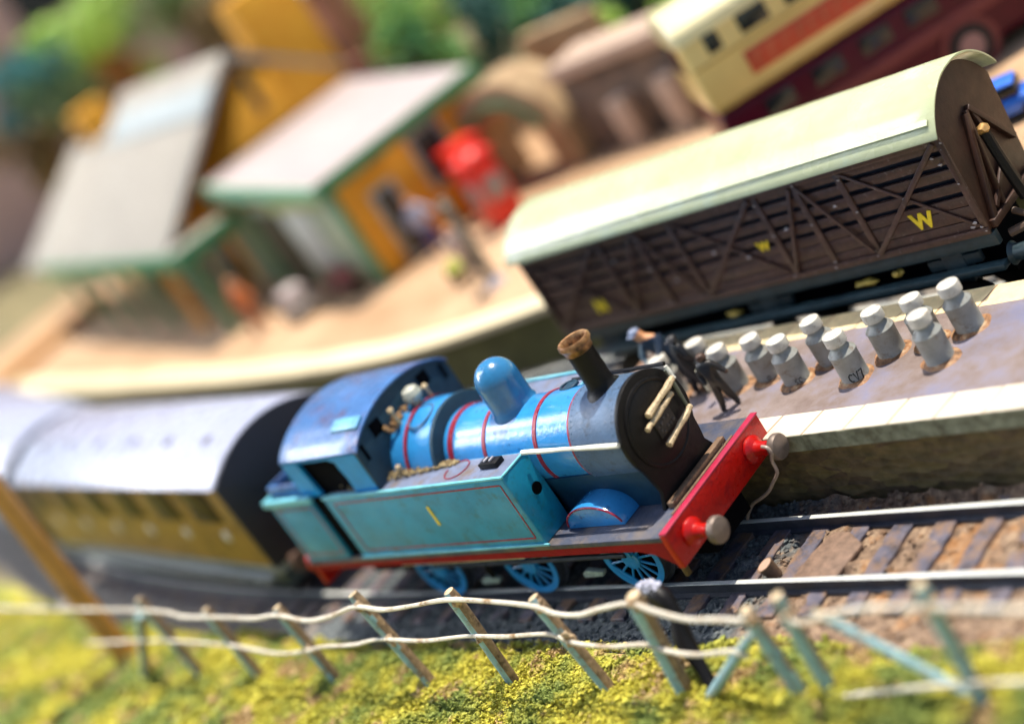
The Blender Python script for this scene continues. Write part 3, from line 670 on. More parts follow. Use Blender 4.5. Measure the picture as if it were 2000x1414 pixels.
# worn raised figures on the plate (not legible in the photograph)
d = MB(); rq = random.Random(2)
for i in range(9):
    d.blob((-3.7, -1.6 + (i % 5) * 1.0 + rq.uniform(-.2, .2), 29.5 + (i // 5) * 1.5 + rq.uniform(-.3, .3)), .38, i, .5, 1, (.5, 1, 1))
d.build('worn_raised_figures', mat('worn_plate_metal', (.045, .032, .03), .35, bump=.05), npl)
def rod(name, a, c, r, m, par, wob=.15, n=8):
    A, Cc = Vector(a), Vector(c); k = 9; pth = []
    for i in range(k + 1):
        p = A.lerp(Cc, i / k); pth.append(p + Vector((wob * N(i * .7, r * 9, 1), wob * N(i * .7, 3, r), wob * N(i * .6, 6, r * 4))))
    b = MB(); b.tube(pth, r, n, rf=lambda t: 1 + .12 * math.sin(t * 9 + r * 40)); return b.build(name, m, par)
rod('door_strap', (-3.4, 7.3, 35.2), (-3.2, -2.8, 34.3), .62, m_stick, door)
rod('door_strap', (-3.2, 4.9, 33.5), (-3.0, -4.9, 32.7), .55, m_stick, door)
rod('door_strap', (-3.4, 7.4, 28.6), (-3.0, -2.4, 27.4), .60, m_stick, door)
rod('door_handrail', (-4.2, 7.6, 37.0), (-4.0, 7.2, 29.0), .38, mat('grey_green_rod', (.14, .15, .11), .4), door, .05)
rod('white_upright', (-4.0, 7.9, 37.6), (-3.4, 7.5, 34.9), .42, m_white, door, .05)
b = MB(); b.box(-4.7, -3.2, -9.0, 10.2, 18.02, 19.3); b.box(-2.9, -2.3, -11, 11.5, 18.02, 18.4); b.build('timber_step', m_brown, L, bevel=.2)
# chimney, dome
b = MB(); b.lathe([(4.5, 38.9), (4.5, 39.4), (3.7, 40.0), (2.8, 40.9), (2.6, 42.0), (2.62, 48.6)], (-12.6, 0, 0), n=44); chm = b.build('chimney', m_black, L)
b = MB(); b.lathe([(2.62, 48.6), (2.8, 48.7), (2.8, 49.5), (3.0, 49.8), (3.3, 50.3), (3.25, 50.9), (3.0, 51.2), (2.6, 51.1), (2.3, 50.6), (2.1, 48.5)], (-12.6, 0, 0), n=44); b.build('chimney_cap', m_copper, chm)
b = MB(); b.lathe([(5.0, 38.0), (4.9, 39.6), (4.6, 40.0), (4.55, 41.2), (4.55, 45.6)] + [(4.55 * math.cos(R(a)), 45.6 + 4.7 * math.sin(R(a))) for a in range(8, 90, 8)] + [(.01, 50.3)], (-38.2, 0, 0), n=48); b.build('steam_dome', mat('dome_blue_paint', (.025, .17, .36), .2, var=.1, scale=.3, bump=.04, coat=.6), L)
b = MB(); b.tube([(-25 + 1.9 * math.cos(a * .3), 3.4 + 1.5 * math.sin(a * .3), 39.7 - .02 * math.sin(a * .3) ** 2) for a in range(22)], .3, 6); b.box(-26, -23.2, 2.2, 4.6, 39.2, 39.8); b.build('boiler_clack', m_cabfront, L, bevel=.1)
rod('handrail', (-31.0, -10.1, 35.0), (-5.8, -10.1, 33.8), .48, m_white, L, .1)
rod('handrail', (-31.0, 9.9, 37.0), (-6.2, 9.9, 37.0), .4, m_black, L, .1)
# splashers
for s in (-1, 1):
    pts = [(-28.5, 18.02)] + [(-21.0 + 7.5 * math.cos(R(a)), 18.02 + 4.9 * math.sin(R(a))) for a in range(172, 0, -10)] + [(-13.5, 18.02)]
    ya, yb = (-12.6, -7.2) if s < 0 else (7.2, 12.6)
    sp_ = MB().prism(pts, ya, yb, 'y').build('splasher', m_blue, L, bevel=.2)
    if s < 0:
        b = MB(); b.tube([(-21.0 + 7.35 * math.cos(R(a)), -12.68, 18.3 + 4.3 * math.sin(R(a))) for a in range(176, 2, -8)], .2, 6); b.build('lining', m_line, sp_)
# cab
CE = 44.2
def roofprof(hw, top, n=24): return [(-hw + 2 * hw * i / n, CE + (top - CE) * (1 - (2 * i / n - 1) ** 2) ** .8) for i in range(n + 1)]
cab = MB()
for s in (-1, 1):
    ya, yb = (-15.9, -15.0) if s < 0 else (15.0, 15.9)
    cab.prism([(-71.6, 34.3), (-71.6, CE), (-79.8, CE), (-79.8, 41.0), (-79.2, 38), (-79.6, 34.3)], ya, yb, 'y')
    cab.prism([(-92.0, 34.6), (-93.5, 43.6), (-93.5, CE), (-98.8, CE), (-98.8, 34.6)], ya, yb, 'y')
    cab.prism([(-79.8, 42.4), (-79.8, CE), (-93.5, CE), (-93.5, 43.6), (-92.2, 43.4), (-82, 43.3)], ya, yb, 'y')
cab.prism([(-15, 35)] + [(-15, CE)] + roofprof(14.9, 48.4)[1:-1] + [(15, CE), (15, 35)], -98.8, -97.8, 'x')
cabo = cab.build('cab', m_cabblue, L, bevel=.08, seg=1)
fpz = MB()
pz = [(-15.8, 34.3), (-15.8, CE)] + roofprof(15.8, 49.1)[1:-1] + [(15.8, CE), (15.8, 34.3)]
fpz.prism(pz, -71.6, -70.8, 'x'); cfo = fpz.build('cab_front', m_cabfront, cabo, bevel=.12)
for (yy, z0, z1, hw) in ((-8.2, 43.0, 46.2, 1.7), (8.2, 43.0, 46.2, 1.7), (-13.9, 40.6, 44.4, .55), (13.6, 40.8, 44.4, .55)):
    b = MB(); b.box(-70.82, -70.7, yy - hw, yy + hw, z0, z1); b.build('cab_window', m_void, cfo, bevel=.05)
    b = MB(); b.box(-70.85, -70.55, yy - hw - .3, yy - hw, z0 - .3, z1 + .3); b.build('window_frame', m_cabfront, cfo, bevel=.08)
MB().box(-97.6, -72.2, -14.7, 14.7, 18.1, 44.2).build('cab_interior', m_void, cabo)
rf = MB(); a_ = roofprof(15.9, 49.6); c_ = roofprof(15.6, 49.0)
rf.rings([[(x, p[0], p[1] + .02) for p in a_] + [(x, p[0], p[1] - .55) for p in a_[::-1]] for x in (-99.2, -95, -85, -78, -70.2)])
rfo = rf.build('cab_roof', m_cabroof, cabo, bevel=.15)
b = MB()
pr = [p for p in a_ if -13 < p[0] < -8.5]; b.rings([[(x, p[0], p[1] + .06) for p in pr] + [(x, p[0], p[1] + .75) for p in pr[::-1]] for x in (-80.5, -71.2)]); b.build('roof_hatch', mat('pale_turquoise_hatch', (.16, .42, .62), .25, coat=.4, bump=.05), rfo, bevel=.15)
b = MB(); b.box(-90.9, -79, -16.6, -15.95, 34.0, 34.7); b.build('cab_sill', m_lipblue, cabo, bevel=.1)
# bunker
bk = MB(); bk.box(-112.4, -96.2, -17.0, 17.0, 18.02, 34.0); bk = bk.build('bunker', m_teal, L, bevel=.35)
b = MB()
for (x0, x1, y0, y1) in ((-113.6, -94.9, -17.7, -16.5), (-113.6, -94.9, 16.5, 17.7), (-113.6, -112.4, -16.48, 16.48)): b.box(x0, x1, y0, y1, 34.02, 35.6)
b.build('bunker_rim', m_lipblue, bk, bevel=.2)
b = MB(); b.box(-113.2, -99, -14.6, -13.6, 34.02, 37.4); b.box(-113.2, -99, 13.6, 14.6, 34.02, 37.4); b.box(-113.2, -112.4, -13.58, 13.58, 34.02, 37.4); b.build('coal_rail', m_cabroof, bk, bevel=.2)
b = MB(); b.box(-112.3, -99.1, -13.5, 13.5, 34.05, 34.8); b.build('coal_space', m_void, bk)
frame(-110.6, -97.0, 19.8, 32.6, -17.03, .32, bk)
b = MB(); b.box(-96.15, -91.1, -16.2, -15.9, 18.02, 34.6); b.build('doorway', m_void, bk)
# frames and running gear
MB().box(-110, -3, -6.2, 6.2, 5.0, 16.8).build('frames', m_void, L)
b = MB(); b.box(-112.9, -111.6, -17.0, 17.0, 10.9, 17.9); rb = b.build('rear_buffer_beam', m_red, L, bevel=.2)
for s in (-1, 1):
    b = MB(); b.lathe([(2.6, -112.9), (2.0, -114), (1.8, -118), (3.1, -118.2), (3.1, -119.4), (.01, -119.8)], (0, s * 11.5, 14.4), 'x', 24); b.build('buffer', m_red, rb)
m_wheel = mat('wheel_blue_paint', (.02, .27, .60), .3, var=.1, bump=.06)
def wheel(x, s):
    r = 7.4; yf = s * 9.8; cz = 7.3
    w1 = MB(); Y = [s * 7.2, s * 9.6]
    b = MB(); b.lathe([(r - .9, 7.3 * s), (r, 7.3 * s), (r, 9.4 * s), (r - .12, 9.6 * s), (r - .9, 9.6 * s)], (x, 0, cz), 'y', 48, caps=False); b.lathe([(r + .7, 6.9 * s), (r + .75, 7.1 * s), (r + .3, 7.4 * s)], (x, 0, cz), 'y', 48)
    wo = b.build('wheel', m_railside, L)
    b = MB(); b.lathe([(r - 1.5, 9.3 * s), (r - 1.45, 9.75 * s), (r - .12, 9.8 * s), (r - .1, 9.3 * s)], (x, 0, cz), 'y', 48, caps=False)
    b.build('rim', m_wheel, wo)
    b = MB(); arc = [(x + 6.2 * math.cos(R(a)), cz + 6.2 * math.sin(R(a))) for a in range(190, 261, 7)]; b.prism(arc, 9.3 * s, 9.7 * s, 'y'); b.build('balance_weight', m_wheel, wo, bevel=.1)
    b = MB(); b.lathe([(2.1, 9.0 * s), (2.1, 10.0 * s), (1.5, 10.2 * s), (.9, 10.1 * s), (.01, 10.1 * s)], (x, 0, cz), 'y', 24)
    b.lathe([(.9, 9.9 * s), (.9, 10.9 * s), (.01, 11 * s)], (x + 1.6 * .7, 0, cz + 2.9 * .7), 'y', 16)
    for k in range(14):
        a = 2 * math.pi * (k + .3) / 14
        b.tube([(x + 1.6 * math.cos(a), 9.45 * s, cz + 1.6 * math.sin(a)), (x + 6.5 * math.cos(a), 9.5 * s, cz + 6.5 * math.sin(a))], .26, 6)
    b.build('spokes', m_wheel, wo)
    b = MB(); b.lathe([(r - 1, 7.5 * s), (r - 1, 7.7 * s)], (x, 0, cz), 'y', 32); b.build('wheel_back', m_void, wo)
for x in (-21.8, -51.5, -81.2):
    for s in (-1, 1): wheel(x, s)
b = MB(); b.box(-84, -43.5, -14.9, -13.6, 13.2, 14.1); b.box(-42.5, -33, -14.9, -13.6, 13.4, 14.2); b.box(-27, -21.5, -14.0, -13, 12.8, 13.6); b.build('step_strip', m_cream, L, bevel=.15)
b = MB(); b.tube([(-80, -11, 9.5), (-50.5, -11, 9.4), (-20.8, -11, 9.5)], .55, 8); b.build('coupling_rod', m_railside, L)
mp_ = mat('pale_mint_metal', (.42, .52, .47), .3, metal=.3, var=.3, scale=1, bump=.12)
for (x, z) in ((-35.0, 10.2), (-34.0, 3.6), (-66.0, 3.0), (-67.5, 9.0)):  # pale pieces between the wheels
    b = MB(); b.prism([(x - 3.0, z), (x + 2.4, z + .2), (x + 3.0, z + 1.3), (x - 1.8, z + 1.8), (x - 3, z + 1.0)], -10.2, -8.8, 'y'); b.build('pale_block', mp_, L, bevel=.25)
b = MB(); b.tube([(-35, -9.5, 16), (-33.5, -9.5, 8)], .5, 8); b.tube([(-66, -9.5, 16), (-65, -9.5, 4)], .5, 8); b.build('brake_hanger', m_black, L)
b = MB(); b.box(-9.8, -8.8, -10.5, -9.2, 3.2, 15.5); b.build('guard_iron', mat('brass_brown', (.22, .15, .05), .4, metal=.4), L, bevel=.2)

# ------------------------------------------------------------------ coaches
def coach(label, front, rear, H=0):
    A = Vector(front); Bv = Vector(rear); d = (Bv - A); Ln = d.length; ang = math.atan2(-d.y, -d.x)
    t = thing('passenger_coach', label, 'railway coach', (A.x, A.y, 0), 'coaches behind the engine')
    t.rotation_euler = (0, 0, 0)
    def bb_(name, m, *b, par=t, bevel=.3): 
        mb = MB().box(*b); mb.v = [(x + A.x, y + A.y, z) for x, y, z in mb.v]; return mb.build(name, m, par, bevel=bevel)
    side = bb_('body', m_mustard, -Ln, -.9, -15.8, 20.6, 13.6, 38.2)
    bb_('solebar', m_grey, -Ln, -1, -15.2, 15.2, 10.6, 13.5)
    bb_('footboard', m_grey, -Ln + 12, -6, -17.2, -14.2, 9.0, 10.2)
    hw = 19.2
    prof = [(2.4 - hw + 2 * hw * i / 28, 38.0 + 6.6 * (1 - abs(2 * i / 28 - 1) ** 2.0) ** .95) for i in range(29)]
    mb = MB(); mb.rings([[(x + A.x, p[0] + A.y, p[1]) for p in prof] for x in (-Ln - .6, -Ln * .5, -1.2)]); rf = mb.build('roof', m_coachroof, t, bevel=.2)
    mb = MB(); mb.prism([(-15.9, 13)] + [(2.4 + (p[0] - 2.4) * .97, p[1] - .05) for p in prof] + [(20.7, 13)], -1.15, .0, 'x'); mb.v = [(x + A.x, y + A.y, z) for x, y, z in mb.v]; e = mb.build('coach_end', m_coachend, t, bevel=.2)
    k = 0; x = -9.5
    while x > -Ln + 8:
        wv = bb_('window', m_window, x - 15.5, x, -16.0, -15.75, 27.0, 36.6, bevel=.6)
        if True:
            mb = MB(); mb.lathe([(1.6, 0), (1.6, -.5), (.01, -.8)], (A.x + x - 4.5, A.y - 15.8, 23.0), 'y', 20); mb.build('door_roundel', mat('pale_roundel', (.62, .58, .5), .4), t)
            mb = MB(); mb.lathe([(1.7, -1), (1.6, .5), (2.1, .8), (.01, 1.3)], (A.x + x - 7, A.y - 4.0, 43.2), n=20); mb.build('roof_vent', mat('vent_grey', (.15, .14, .17), .5), rf)
        x -= 23.6; k += 1
    for cx in (-24, -Ln + 24):
        mb = MB(); mb.box(cx - 17, cx + 17, -13, 13, 4, 9); mb.v = [(x + A.x, y + A.y, z) for x, y, z in mb.v]; bg_ = mb.build('bogie', m_chassis, t, bevel=.6)
        for dx in (-11, 11):
            for s in (-1, 1):
                mb = MB(); mb.lathe([(5.2, 8.6 * s), (5.2, 11 * s), (.01, 11.2 * s)], (A.x + cx + dx, A.y, 5.2), 'y', 24); mb.build('wheel', m_black, bg_)
    for s in (-1, 1):
        mb = MB(); mb.lathe([(1.6, 0), (1.6, 4), (2.7, 4.2), (2.7, 5.2), (.01, 5.4)], (A.x, A.y + s * 11, 12), 'x', 20); mb.build('buffer', mat('rusty_buffer', (.10, .055, .035), .6), t)
    t.rotation_euler = (0, 0, ang)
    return t
coach('mustard brown coach with lavender roof coupled right behind the blue engine', (-134, 2.6, 0), (-281, 21.6, 0))
coach('blurred second coach cut off by the left edge of the photo', (-290, 23.2, 0), (-430, 62, 0))

# ------------------------------------------------------------------ brown wagon
W = thing('slatted_wagon', 'chocolate brown slatted goods wagon with pale green curved roof', 'railway wagon', (33.8, 62, 0))
X0, X1, YN, YF, ZB, ZT = -87.0, 33.6, 61.5, 83.5, 22.6, 44.0
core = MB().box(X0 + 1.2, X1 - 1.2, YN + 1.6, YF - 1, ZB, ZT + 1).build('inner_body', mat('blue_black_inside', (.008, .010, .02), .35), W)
nb = 7; hh = (ZT - ZB) / nb
for k in range(nb):                                                   # planks with open slots between
    z0 = ZB + k * hh; gap = .15 if k < 2 else 1.05
    b = MB(); b.box(X0 + .6, X1 - .6, YN + .35, YN + 1.2, z0, z0 + hh - gap); b.build('side_plank', m_wagon, W, bevel=.12)
b = MB(); b.box(X0, X1, YN - .35, YN + .32, ZB - .5, ZB + 1.0); b.box(X0, X1, YN - .2, YN + .32, ZT - 1.6, ZT - .3); b.build('side_rail', m_wagon, W, bevel=.2)
POSTS = [33.0, 8.5, -2.4, -13.0, -38.0, -48.8, -60.6, -86.4]
for x in POSTS:
    b = MB(); b.box(x - .75, x + .75, YN - .12, YN + .34, ZB + 1.0, ZT - 1.6); b.build('side_post', m_wagon, W, bevel=.15)
m_bolt = mat('pale_paint_chips', (.30, .27, .27), .4)
def diag(x0, z0, x1, z1, wd, yo, name='diagonal_brace'):
    A = Vector((x0, z0)); B_ = Vector((x1, z1)); dd = (B_ - A).normalized(); nn = Vector((-dd.y, dd.x)) * wd / 2
    b = MB(); b.prism([tuple(A + nn), tuple(B_ + nn), tuple(B_ - nn), tuple(A - nn)], YN + yo, YN + yo + .45, 'y'); return b.build(name, m_wagon, W, bevel=.15)
diag(32.0, 43.0, 8.8, 23.4, 1.1, -.75); diag(9.3, 42.2, 32.4, 24, .7, -.25)
diag(-1.6, 42.4, 7.8, 24.2, .8, -.6); diag(-3.2, 42.4, -12.4, 23.8, .9, -.6)
diag(-14, 42.6, -37.2, 23.8, 1.1, -.75); diag(-37, 42.2, -14, 24, .7, -.25)
diag(-48, 42.4, -39, 24.0, .8, -.6); diag(-49.6, 42.4, -59.8, 24.2, .9, -.6)
diag(-61.6, 42.6, -85.6, 23.8, 1.1, -.75); diag(-85, 42.2, -62, 24, .7, -.25)
b = MB(); rq = random.Random(3)
for x in POSTS:
    for z in (23.0, 24.2, 33.4, 41.2, 42.6):
        if rq.random() < .85: b.blob((x + rq.uniform(-.6, .6), YN - .3, z + rq.uniform(-.3, .3)), rq.uniform(.14, .34), x, .5, 1, (1.3, .5, .9))
for (x, z) in ((30.8, 24.3), (31.6, 25.2), (20.4, 33.6), (31.2, 38.4), (30.2, 40.1), (-58, 37.4), (-44, 29), (-22, 30), (-30, 33), (5, 36), (-9, 34)): b.blob((x, YN - .25, z), .4, x, .5, 1, (1.5, .5, .8))
b.build('bolts_and_chips', m_bolt, W)
def text_mesh(name, body, size, m, parent, origin, xdir, updir, depth=.12):
    cu = bpy.data.curves.new(name, 'FONT'); cu.body = body; cu.size = size; cu.align_x = 'CENTER'; cu.align_y = 'CENTER'; cu.extrude = depth / 2; cu.offset = size * .045
    o = bpy.data.objects.new(name, cu); COL.objects.link(o)
    dg = bpy.context.evaluated_depsgraph_get(); me = bpy.data.meshes.new_from_object(o.evaluated_get(dg)); bpy.data.objects.remove(o)
    X = Vector(xdir).normalized(); Y = Vector(updir).normalized(); Z = X.cross(Y); off = Vector((0, 0, 0)); q = parent
    while q is not None: off += q.location; q = q.parent
    for v_ in me.vertices: v_.co = Vector(origin) + X * v_.co.x + Y * v_.co.y + Z * v_.co.z - off
    me.materials.clear(); me.materials.append(m); o = bpy.data.objects.new(name, me); COL.objects.link(o); o.parent = parent; return o
text_mesh('letter_w', 'W', 4.6, m_yellow, W, (21.2, YN + .25, 27.8), (1, 0, 0), (0, 0, 1), .2)
text_mesh('letter_n', 'N', 4.6, m_yellow, W, (-70.5, YN + .25, 27.0), (1, 0, 0), (0, 0, 1), .2)
text_mesh('letter_w', 'W', 2.9, m_yellow, W, (-17.2, YN + .25, 31.2), (1, 0, 0), (0, 0, 1), .2)
wr = []
for i in range(41):
    u = 2 * i / 40 - 1; wr.append((73.2 + 14.1 * u, 44.8 + 8.0 * (1 - abs(u) ** 2.2) ** .85))
mb = MB(); rs = []
for i in range(25):
    x = X0 - 1.4 + (X1 + 2.8 - X0) * i / 24
    rs.append([(x, p[0], p[1] + .14 * N(x * .05, p[0] * .1, 2)) for p in wr] + [(x, p[0] * .996 + .2, p[1] - .45) for p in wr[::-1]])
mb.rings(rs); ro = mb.build('roof', m_wagroof, W, bevel=.2)
mb = MB(); mb.rings([[(x, wr[k][0] - .1, wr[k][1] + .04 * 0 + .02), (x, wr[k][0] - .35, wr[k][1] + .28), (x, wr[k + 1][0] - .1, wr[k + 1][1] + .32), (x, wr[k + 1][0], wr[k + 1][1] + .03)] for k in (2,) for x in (X0, X0 + 20, X0 + 60, X1)]); mb.build('rain_strip', m_wagroof, ro)
e = MB(); e.prism([(YN + .2, ZB)] + [(73.2 + (p[0] - 73.2) * .86, p[1] - .9) for p in wr] + [(YF - .2, ZB)], X1 - 1.1, X1 - .1, 'x'); eo = e.build('wagon_end', m_wagend, W, bevel=.15)
e = MB(); e.prism([(YN + .2, ZB)] + [(73.2 + (p[0] - 73.2) * .86, p[1] - .9) for p in wr] + [(YF - .2, ZB)], X0 + .1, X0 + 1.1, 'x'); e.build('wagon_end', m_wagend, W, bevel=.15)
def endbrace(y0, z0, y1, z1, wd, xo=0):
    A = Vector((y0, z0)); B_ = Vector((y1, z1)); dd = (B_ - A).normalized(); nn = Vector((-dd.y, dd.x)) * wd / 2
    b = MB(); b.prism([tuple(A + nn), tuple(B_ + nn), tuple(B_ - nn), tuple(A - nn)], X1 - .08, X1 + .9 + xo, 'x'); b.build('end_brace', m_wagend, eo, bevel=.15)
endbrace(71.3, 42.6, 63.5, 23.2, 1.3, .2); endbrace(72.0, 43.0, 68.5, 23.2, 1.0); endbrace(72.8, 43.2, 82.0, 31.0, 1.2, .2); endbrace(73.4, 43.0, 77, 23.2, 1.0)
endbrace(62.5, 23.4, 82.5, 23.4, 1.6, .3); endbrace(66, 25, 76, 31, 1.0)
b = MB(); b.tube([(36.2, 71.0, 38.0), (36.6, 70.8, 34), (37.2, 70.4, 29), (37.6, 70.6, 23.5)], 1.1, 10); hp = b.build('corridor_hose', m_black, eo)
b = MB(); b.blob((36.2, 71.2, 38.6), 1.3, 3, .3, 2); b.build('brass_fitting', mat('old_brass', (.42, .24, .08), .4, metal=.5, var=.3), hp)
b = MB()
b.box(X0, X1, YN + .6, YN + 2.2, 19.0, 22.0); b.box(X0, X1, YF - 2.2, YF - .6, 19.0, 22.0); sol = b.build('solebar', m_chassis, W, bevel=.25)
b = MB(); b.box(X0 + 4, X1 - .5, YN - .9, YN + 1.6, 14.2, 15.6); b.build('footboard', m_chassis, W, bevel=.25)
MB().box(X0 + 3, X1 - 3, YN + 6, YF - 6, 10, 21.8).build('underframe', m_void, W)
for x in (-74, -26.5, 21):
    for s in (-1, 1):
        b = MB(); b.lathe([(6.0, 7.4 * s), (6.0, 9.0 * s), (5, 9.2 * s), (.01, 9.2 * s)], (x, 72.5, 6), 'y', 28); b.build('wheel', m_black, W)
    b = MB(); b.box(x - 2.4, x + 2.4, YN + 2.4, YN + 5, 7, 18.9); b.box(x - 6, x + 6, YN + 2.6, YN + 4, 15.2, 17.6); b.build('axle_guard', m_chassis, W, bevel=.3)
for (x, z, sx) in ((0.5, 16.9, 3.0), (8.6, 17.4, 1.3), (-36, 16.8, 2.0)):
    b = MB(); b.blob((x, YN + 1.6, z), 1, x, .5, 2, (sx, .8, .6)); b.build('yellow_box_lid', mat('ochre_scraps', (.45, .32, .05), .6, var=.3, scale=1, bump=.2), W)
for s in (-1, 1):
    b = MB(); b.lathe([(2.4, 0), (1.7, .8), (1.7, 5), (3.0, 5.2), (3.0, 6.4), (.01, 6.8)], (X1, 72.5 + s * 8, 15.5), 'x', 24); b.build('buffer', m_chassis, W)
b = MB(); b.tube([(35, 69, 22), (38, 68, 21), (42, 70, 22.5), (44, 72, 20), (41, 74, 18)], .7, 8); b.tube([(34, 66, 19), (39, 68, 19.5), (45, 71, 19)], .9, 8); b.build('coupling', mat('rusty_coupling', (.13, .08, .05), .5), W)
W.rotation_euler = (0, R(-1.25), 0)
# ochre foam clump beside the far track
b = MB(); rq = random.Random(8)
for i in range(130): b.blob((43 + rq.gauss(0, 2.4), 66 + rq.gauss(0, 2.2), 13.2 + rq.uniform(0, 2.6)), rq.uniform(.4, .9), i, .5, 1)
b.box(38.5, 48.5, 62, 71, -3, 13.4)
tag(b.build('foam_bush', [mat('ochre_foam', [(.24, .17, .02), (.50, .38, .05)], .9, scale=1.2, bump=.2)], auto=20), 'small ochre foam bush at the right edge behind the wagon coupling', 'bush')

# ------------------------------------------------------------------ front fence
F_ = []
m_fmix = [m_fence, m_fenceb]
FE = thing('front_fence', 'duck egg blue and brown post fence strung with cream cord along the grass', 'fence', (-50, -36, 0))
LEFT = Vector((-.65, -.55, .5)).normalized()
def post(label, a, c, r=1.15, n0=0, knob=False):
    A, B_ = Vector(a), Vector(c); ax = (A - B_).normalized(); ux = ax.cross(Vector((0, 1, 0))).normalized(); uy = ax.cross(ux)
    b = MB(); n = 14; k = 14; rs = []
    sd = a[0]
    for i in range(k + 1):
        t = i / k; p = B_.lerp(A, t); ring = []
        for j in range(n):
            an = 2 * math.pi * (j + .5) / n; rr = r * (1 + .10 * N(math.cos(an) + sd, math.sin(an), t * 5)) * (1.0 if i < k else .78) * (1 + .25 * (t > .9) * (1 if knob else 0))
            ring.append(tuple(p + ux * math.cos(an) * rr * .9 + uy * math.sin(an) * rr * 1.05))
        rs.append(ring)
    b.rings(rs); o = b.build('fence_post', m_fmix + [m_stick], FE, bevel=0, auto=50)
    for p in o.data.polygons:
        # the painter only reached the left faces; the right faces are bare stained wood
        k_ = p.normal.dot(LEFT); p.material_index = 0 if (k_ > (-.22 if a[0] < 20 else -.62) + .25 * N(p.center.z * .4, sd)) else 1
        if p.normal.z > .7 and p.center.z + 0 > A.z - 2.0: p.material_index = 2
    return o
POSTSF = [((-38.9, -36, 24.0), (-39.0, -36, -1), 'blue fence post just left of the middle wheel, with moss heaped at its foot'),
          ((-16.9, -36, 21.8), (-13.2, -36, -3), 'brown sided fence post in line with the gap between the middle and front wheels'),
          ((7.9, -36, 21.6), (4.4, -36, -5), 'thick fence post in line with the front wheel, dark lumpy post leaning behind it'),
          ((30.0, -36, 17.9), (30.6, -36, -5), 'fence post with a splayed brace at its left, nearest left of the crossed posts'),
          ((37.9, -36, 20.6), (36.8, -36, -4), 'thin knobbed fence post just right of the braced post, kinked near its top'),
          ((64.5, -36, 22.0), (63.6, -36, -4), 'blurred pale fence post farthest right'),
          ((-69.7, -36, 24.1), (-65.2, -36, -1), 'fence post below the rear wheel, leaning left'),
          ((-100.6, -36, 21.3), (-98.4, -36, -4), 'slim fence post below the back of the engine bunker'),
          ((-130.9, -36, 21.2), (-129.3, -36, -3), 'blurred fence post below the front end of the coach'),
          ((-157.8, -36, 25.1), (-156.3, -36, -2), 'blurred brown fence post leading into the short blue post'),
          ((-163.5, -36, 20.0), (-187, -36, -2), 'blurred dark blue raking strut at the left end of the fence')]
for a, c, lab in POSTSF: post(lab, a, c, {7.9: 1.65}.get(a[0], 1.3), n0=0)
post('blue brace splayed out to the left from the braced fence post', (28.6, -36.4, 13.2), (10.6, -36.4, -1.0), 1.1)
post('thin brown and blue brace running down right between the kinked post and the far right post', (42.5, -35.5, 17.0), (62, -35.5, 0), .75)
CORD_KNOTS = ((-38.9, 23.0, 1.0), (-39, 13.9, .8), (-16.6, 21.0, .9), (-14.6, 13.4, 1.0), (7.9, 21.0, 1.1), (6.2, 11.6, .9), (30, 17.2, 1.1), (37.9, 17.4, .9), (64.4, 19.0, .9), (-69.6, 22.0, .9), (-67.6, 13.2, .8), (-100.3, 20.2, .8), (-99.2, 10, .7))
posts_ = [o for o in FE.children if o.name.startswith('fence_post')]
for i, (x, z, r) in enumerate(CORD_KNOTS):
    par = min(posts_, key=lambda o: abs(sum(v.co.x for v in o.data.vertices) / len(o.data.vertices) + FE.location.x - x))
    b = MB(); rk = random.Random(i)
    for k in range(6): b.blob((x + 1.0 + rk.uniform(-.7, .8), -36.9 + rk.uniform(-.5, .4), z - rk.uniform(-.5, 1.6)), r * rk.uniform(.45, .85), i * 7 + k, .5, 2)
    b.build('glue_binding', mat('tan_glue', [(.14, .08, .04), (.40, .27, .15), (.52, .40, .26)], .7, scale=.9, bump=.2), par)
def cord(label, pts, y=-37.4, r=.49):
    b = MB(); P = smooth_path([(p[0], y + .35 * N(p[0] * .07, 2, 1), p[1]) for p in pts], 5); b.tube(P, r, 8, rf=lambda t: 1 + .08 * math.sin(t * 60))
    b.build('cord', m_cord, FE)
cord('upper cream cord strung sagging from post to post along the front fence', [(-330, 30), (-230, 25), (-154, 22.5), (-140, 20.5), (-121.7, 20.0), (-110, 19.4), (-100, 20.2), (-90, 18.6), (-80, 19.6), (-69.5, 22.0), (-60.8, 21.0), (-50, 22), (-39.5, 23.0), (-30, 22.6), (-17, 21.0), (-12, 19.2), (-6, 18.8), (0, 20), (7.5, 21.0), (12, 19.2), (18, 17.4), (24, 17.2), (30, 16.8)])
cord('upper right cream cord from the kinked post out past the right edge', [(38.4, 17.6), (40.5, 16.2), (46, 17.6), (54.5, 18.9), (64, 19.0), (79, 18.4), (100, 18)])
cord('lower cream cord along the front fence close above the grass', [(-200, 12), (-160, 13), (-130, 11.5), (-112, 9), (-98.5, 10), (-91.6, 11.2), (-80, 11.5), (-69.4, 13.2), (-55, 12.8), (-41.2, 13.9), (-30, 13.8), (-17.7, 14.2), (-12.4, 12.3), (-4, 11.4), (4.8, 11.8), (9, 10.4), (15, 9.6), (23.5, 10.4), (26, 9.0)], r=.42)
cord('lower right cord rising from the foot of the kinked post to the right edge', [(37.2, .6), (46, 2.0), (59.7, 4.0), (72.6, 5.0), (100, 6)], r=.42)
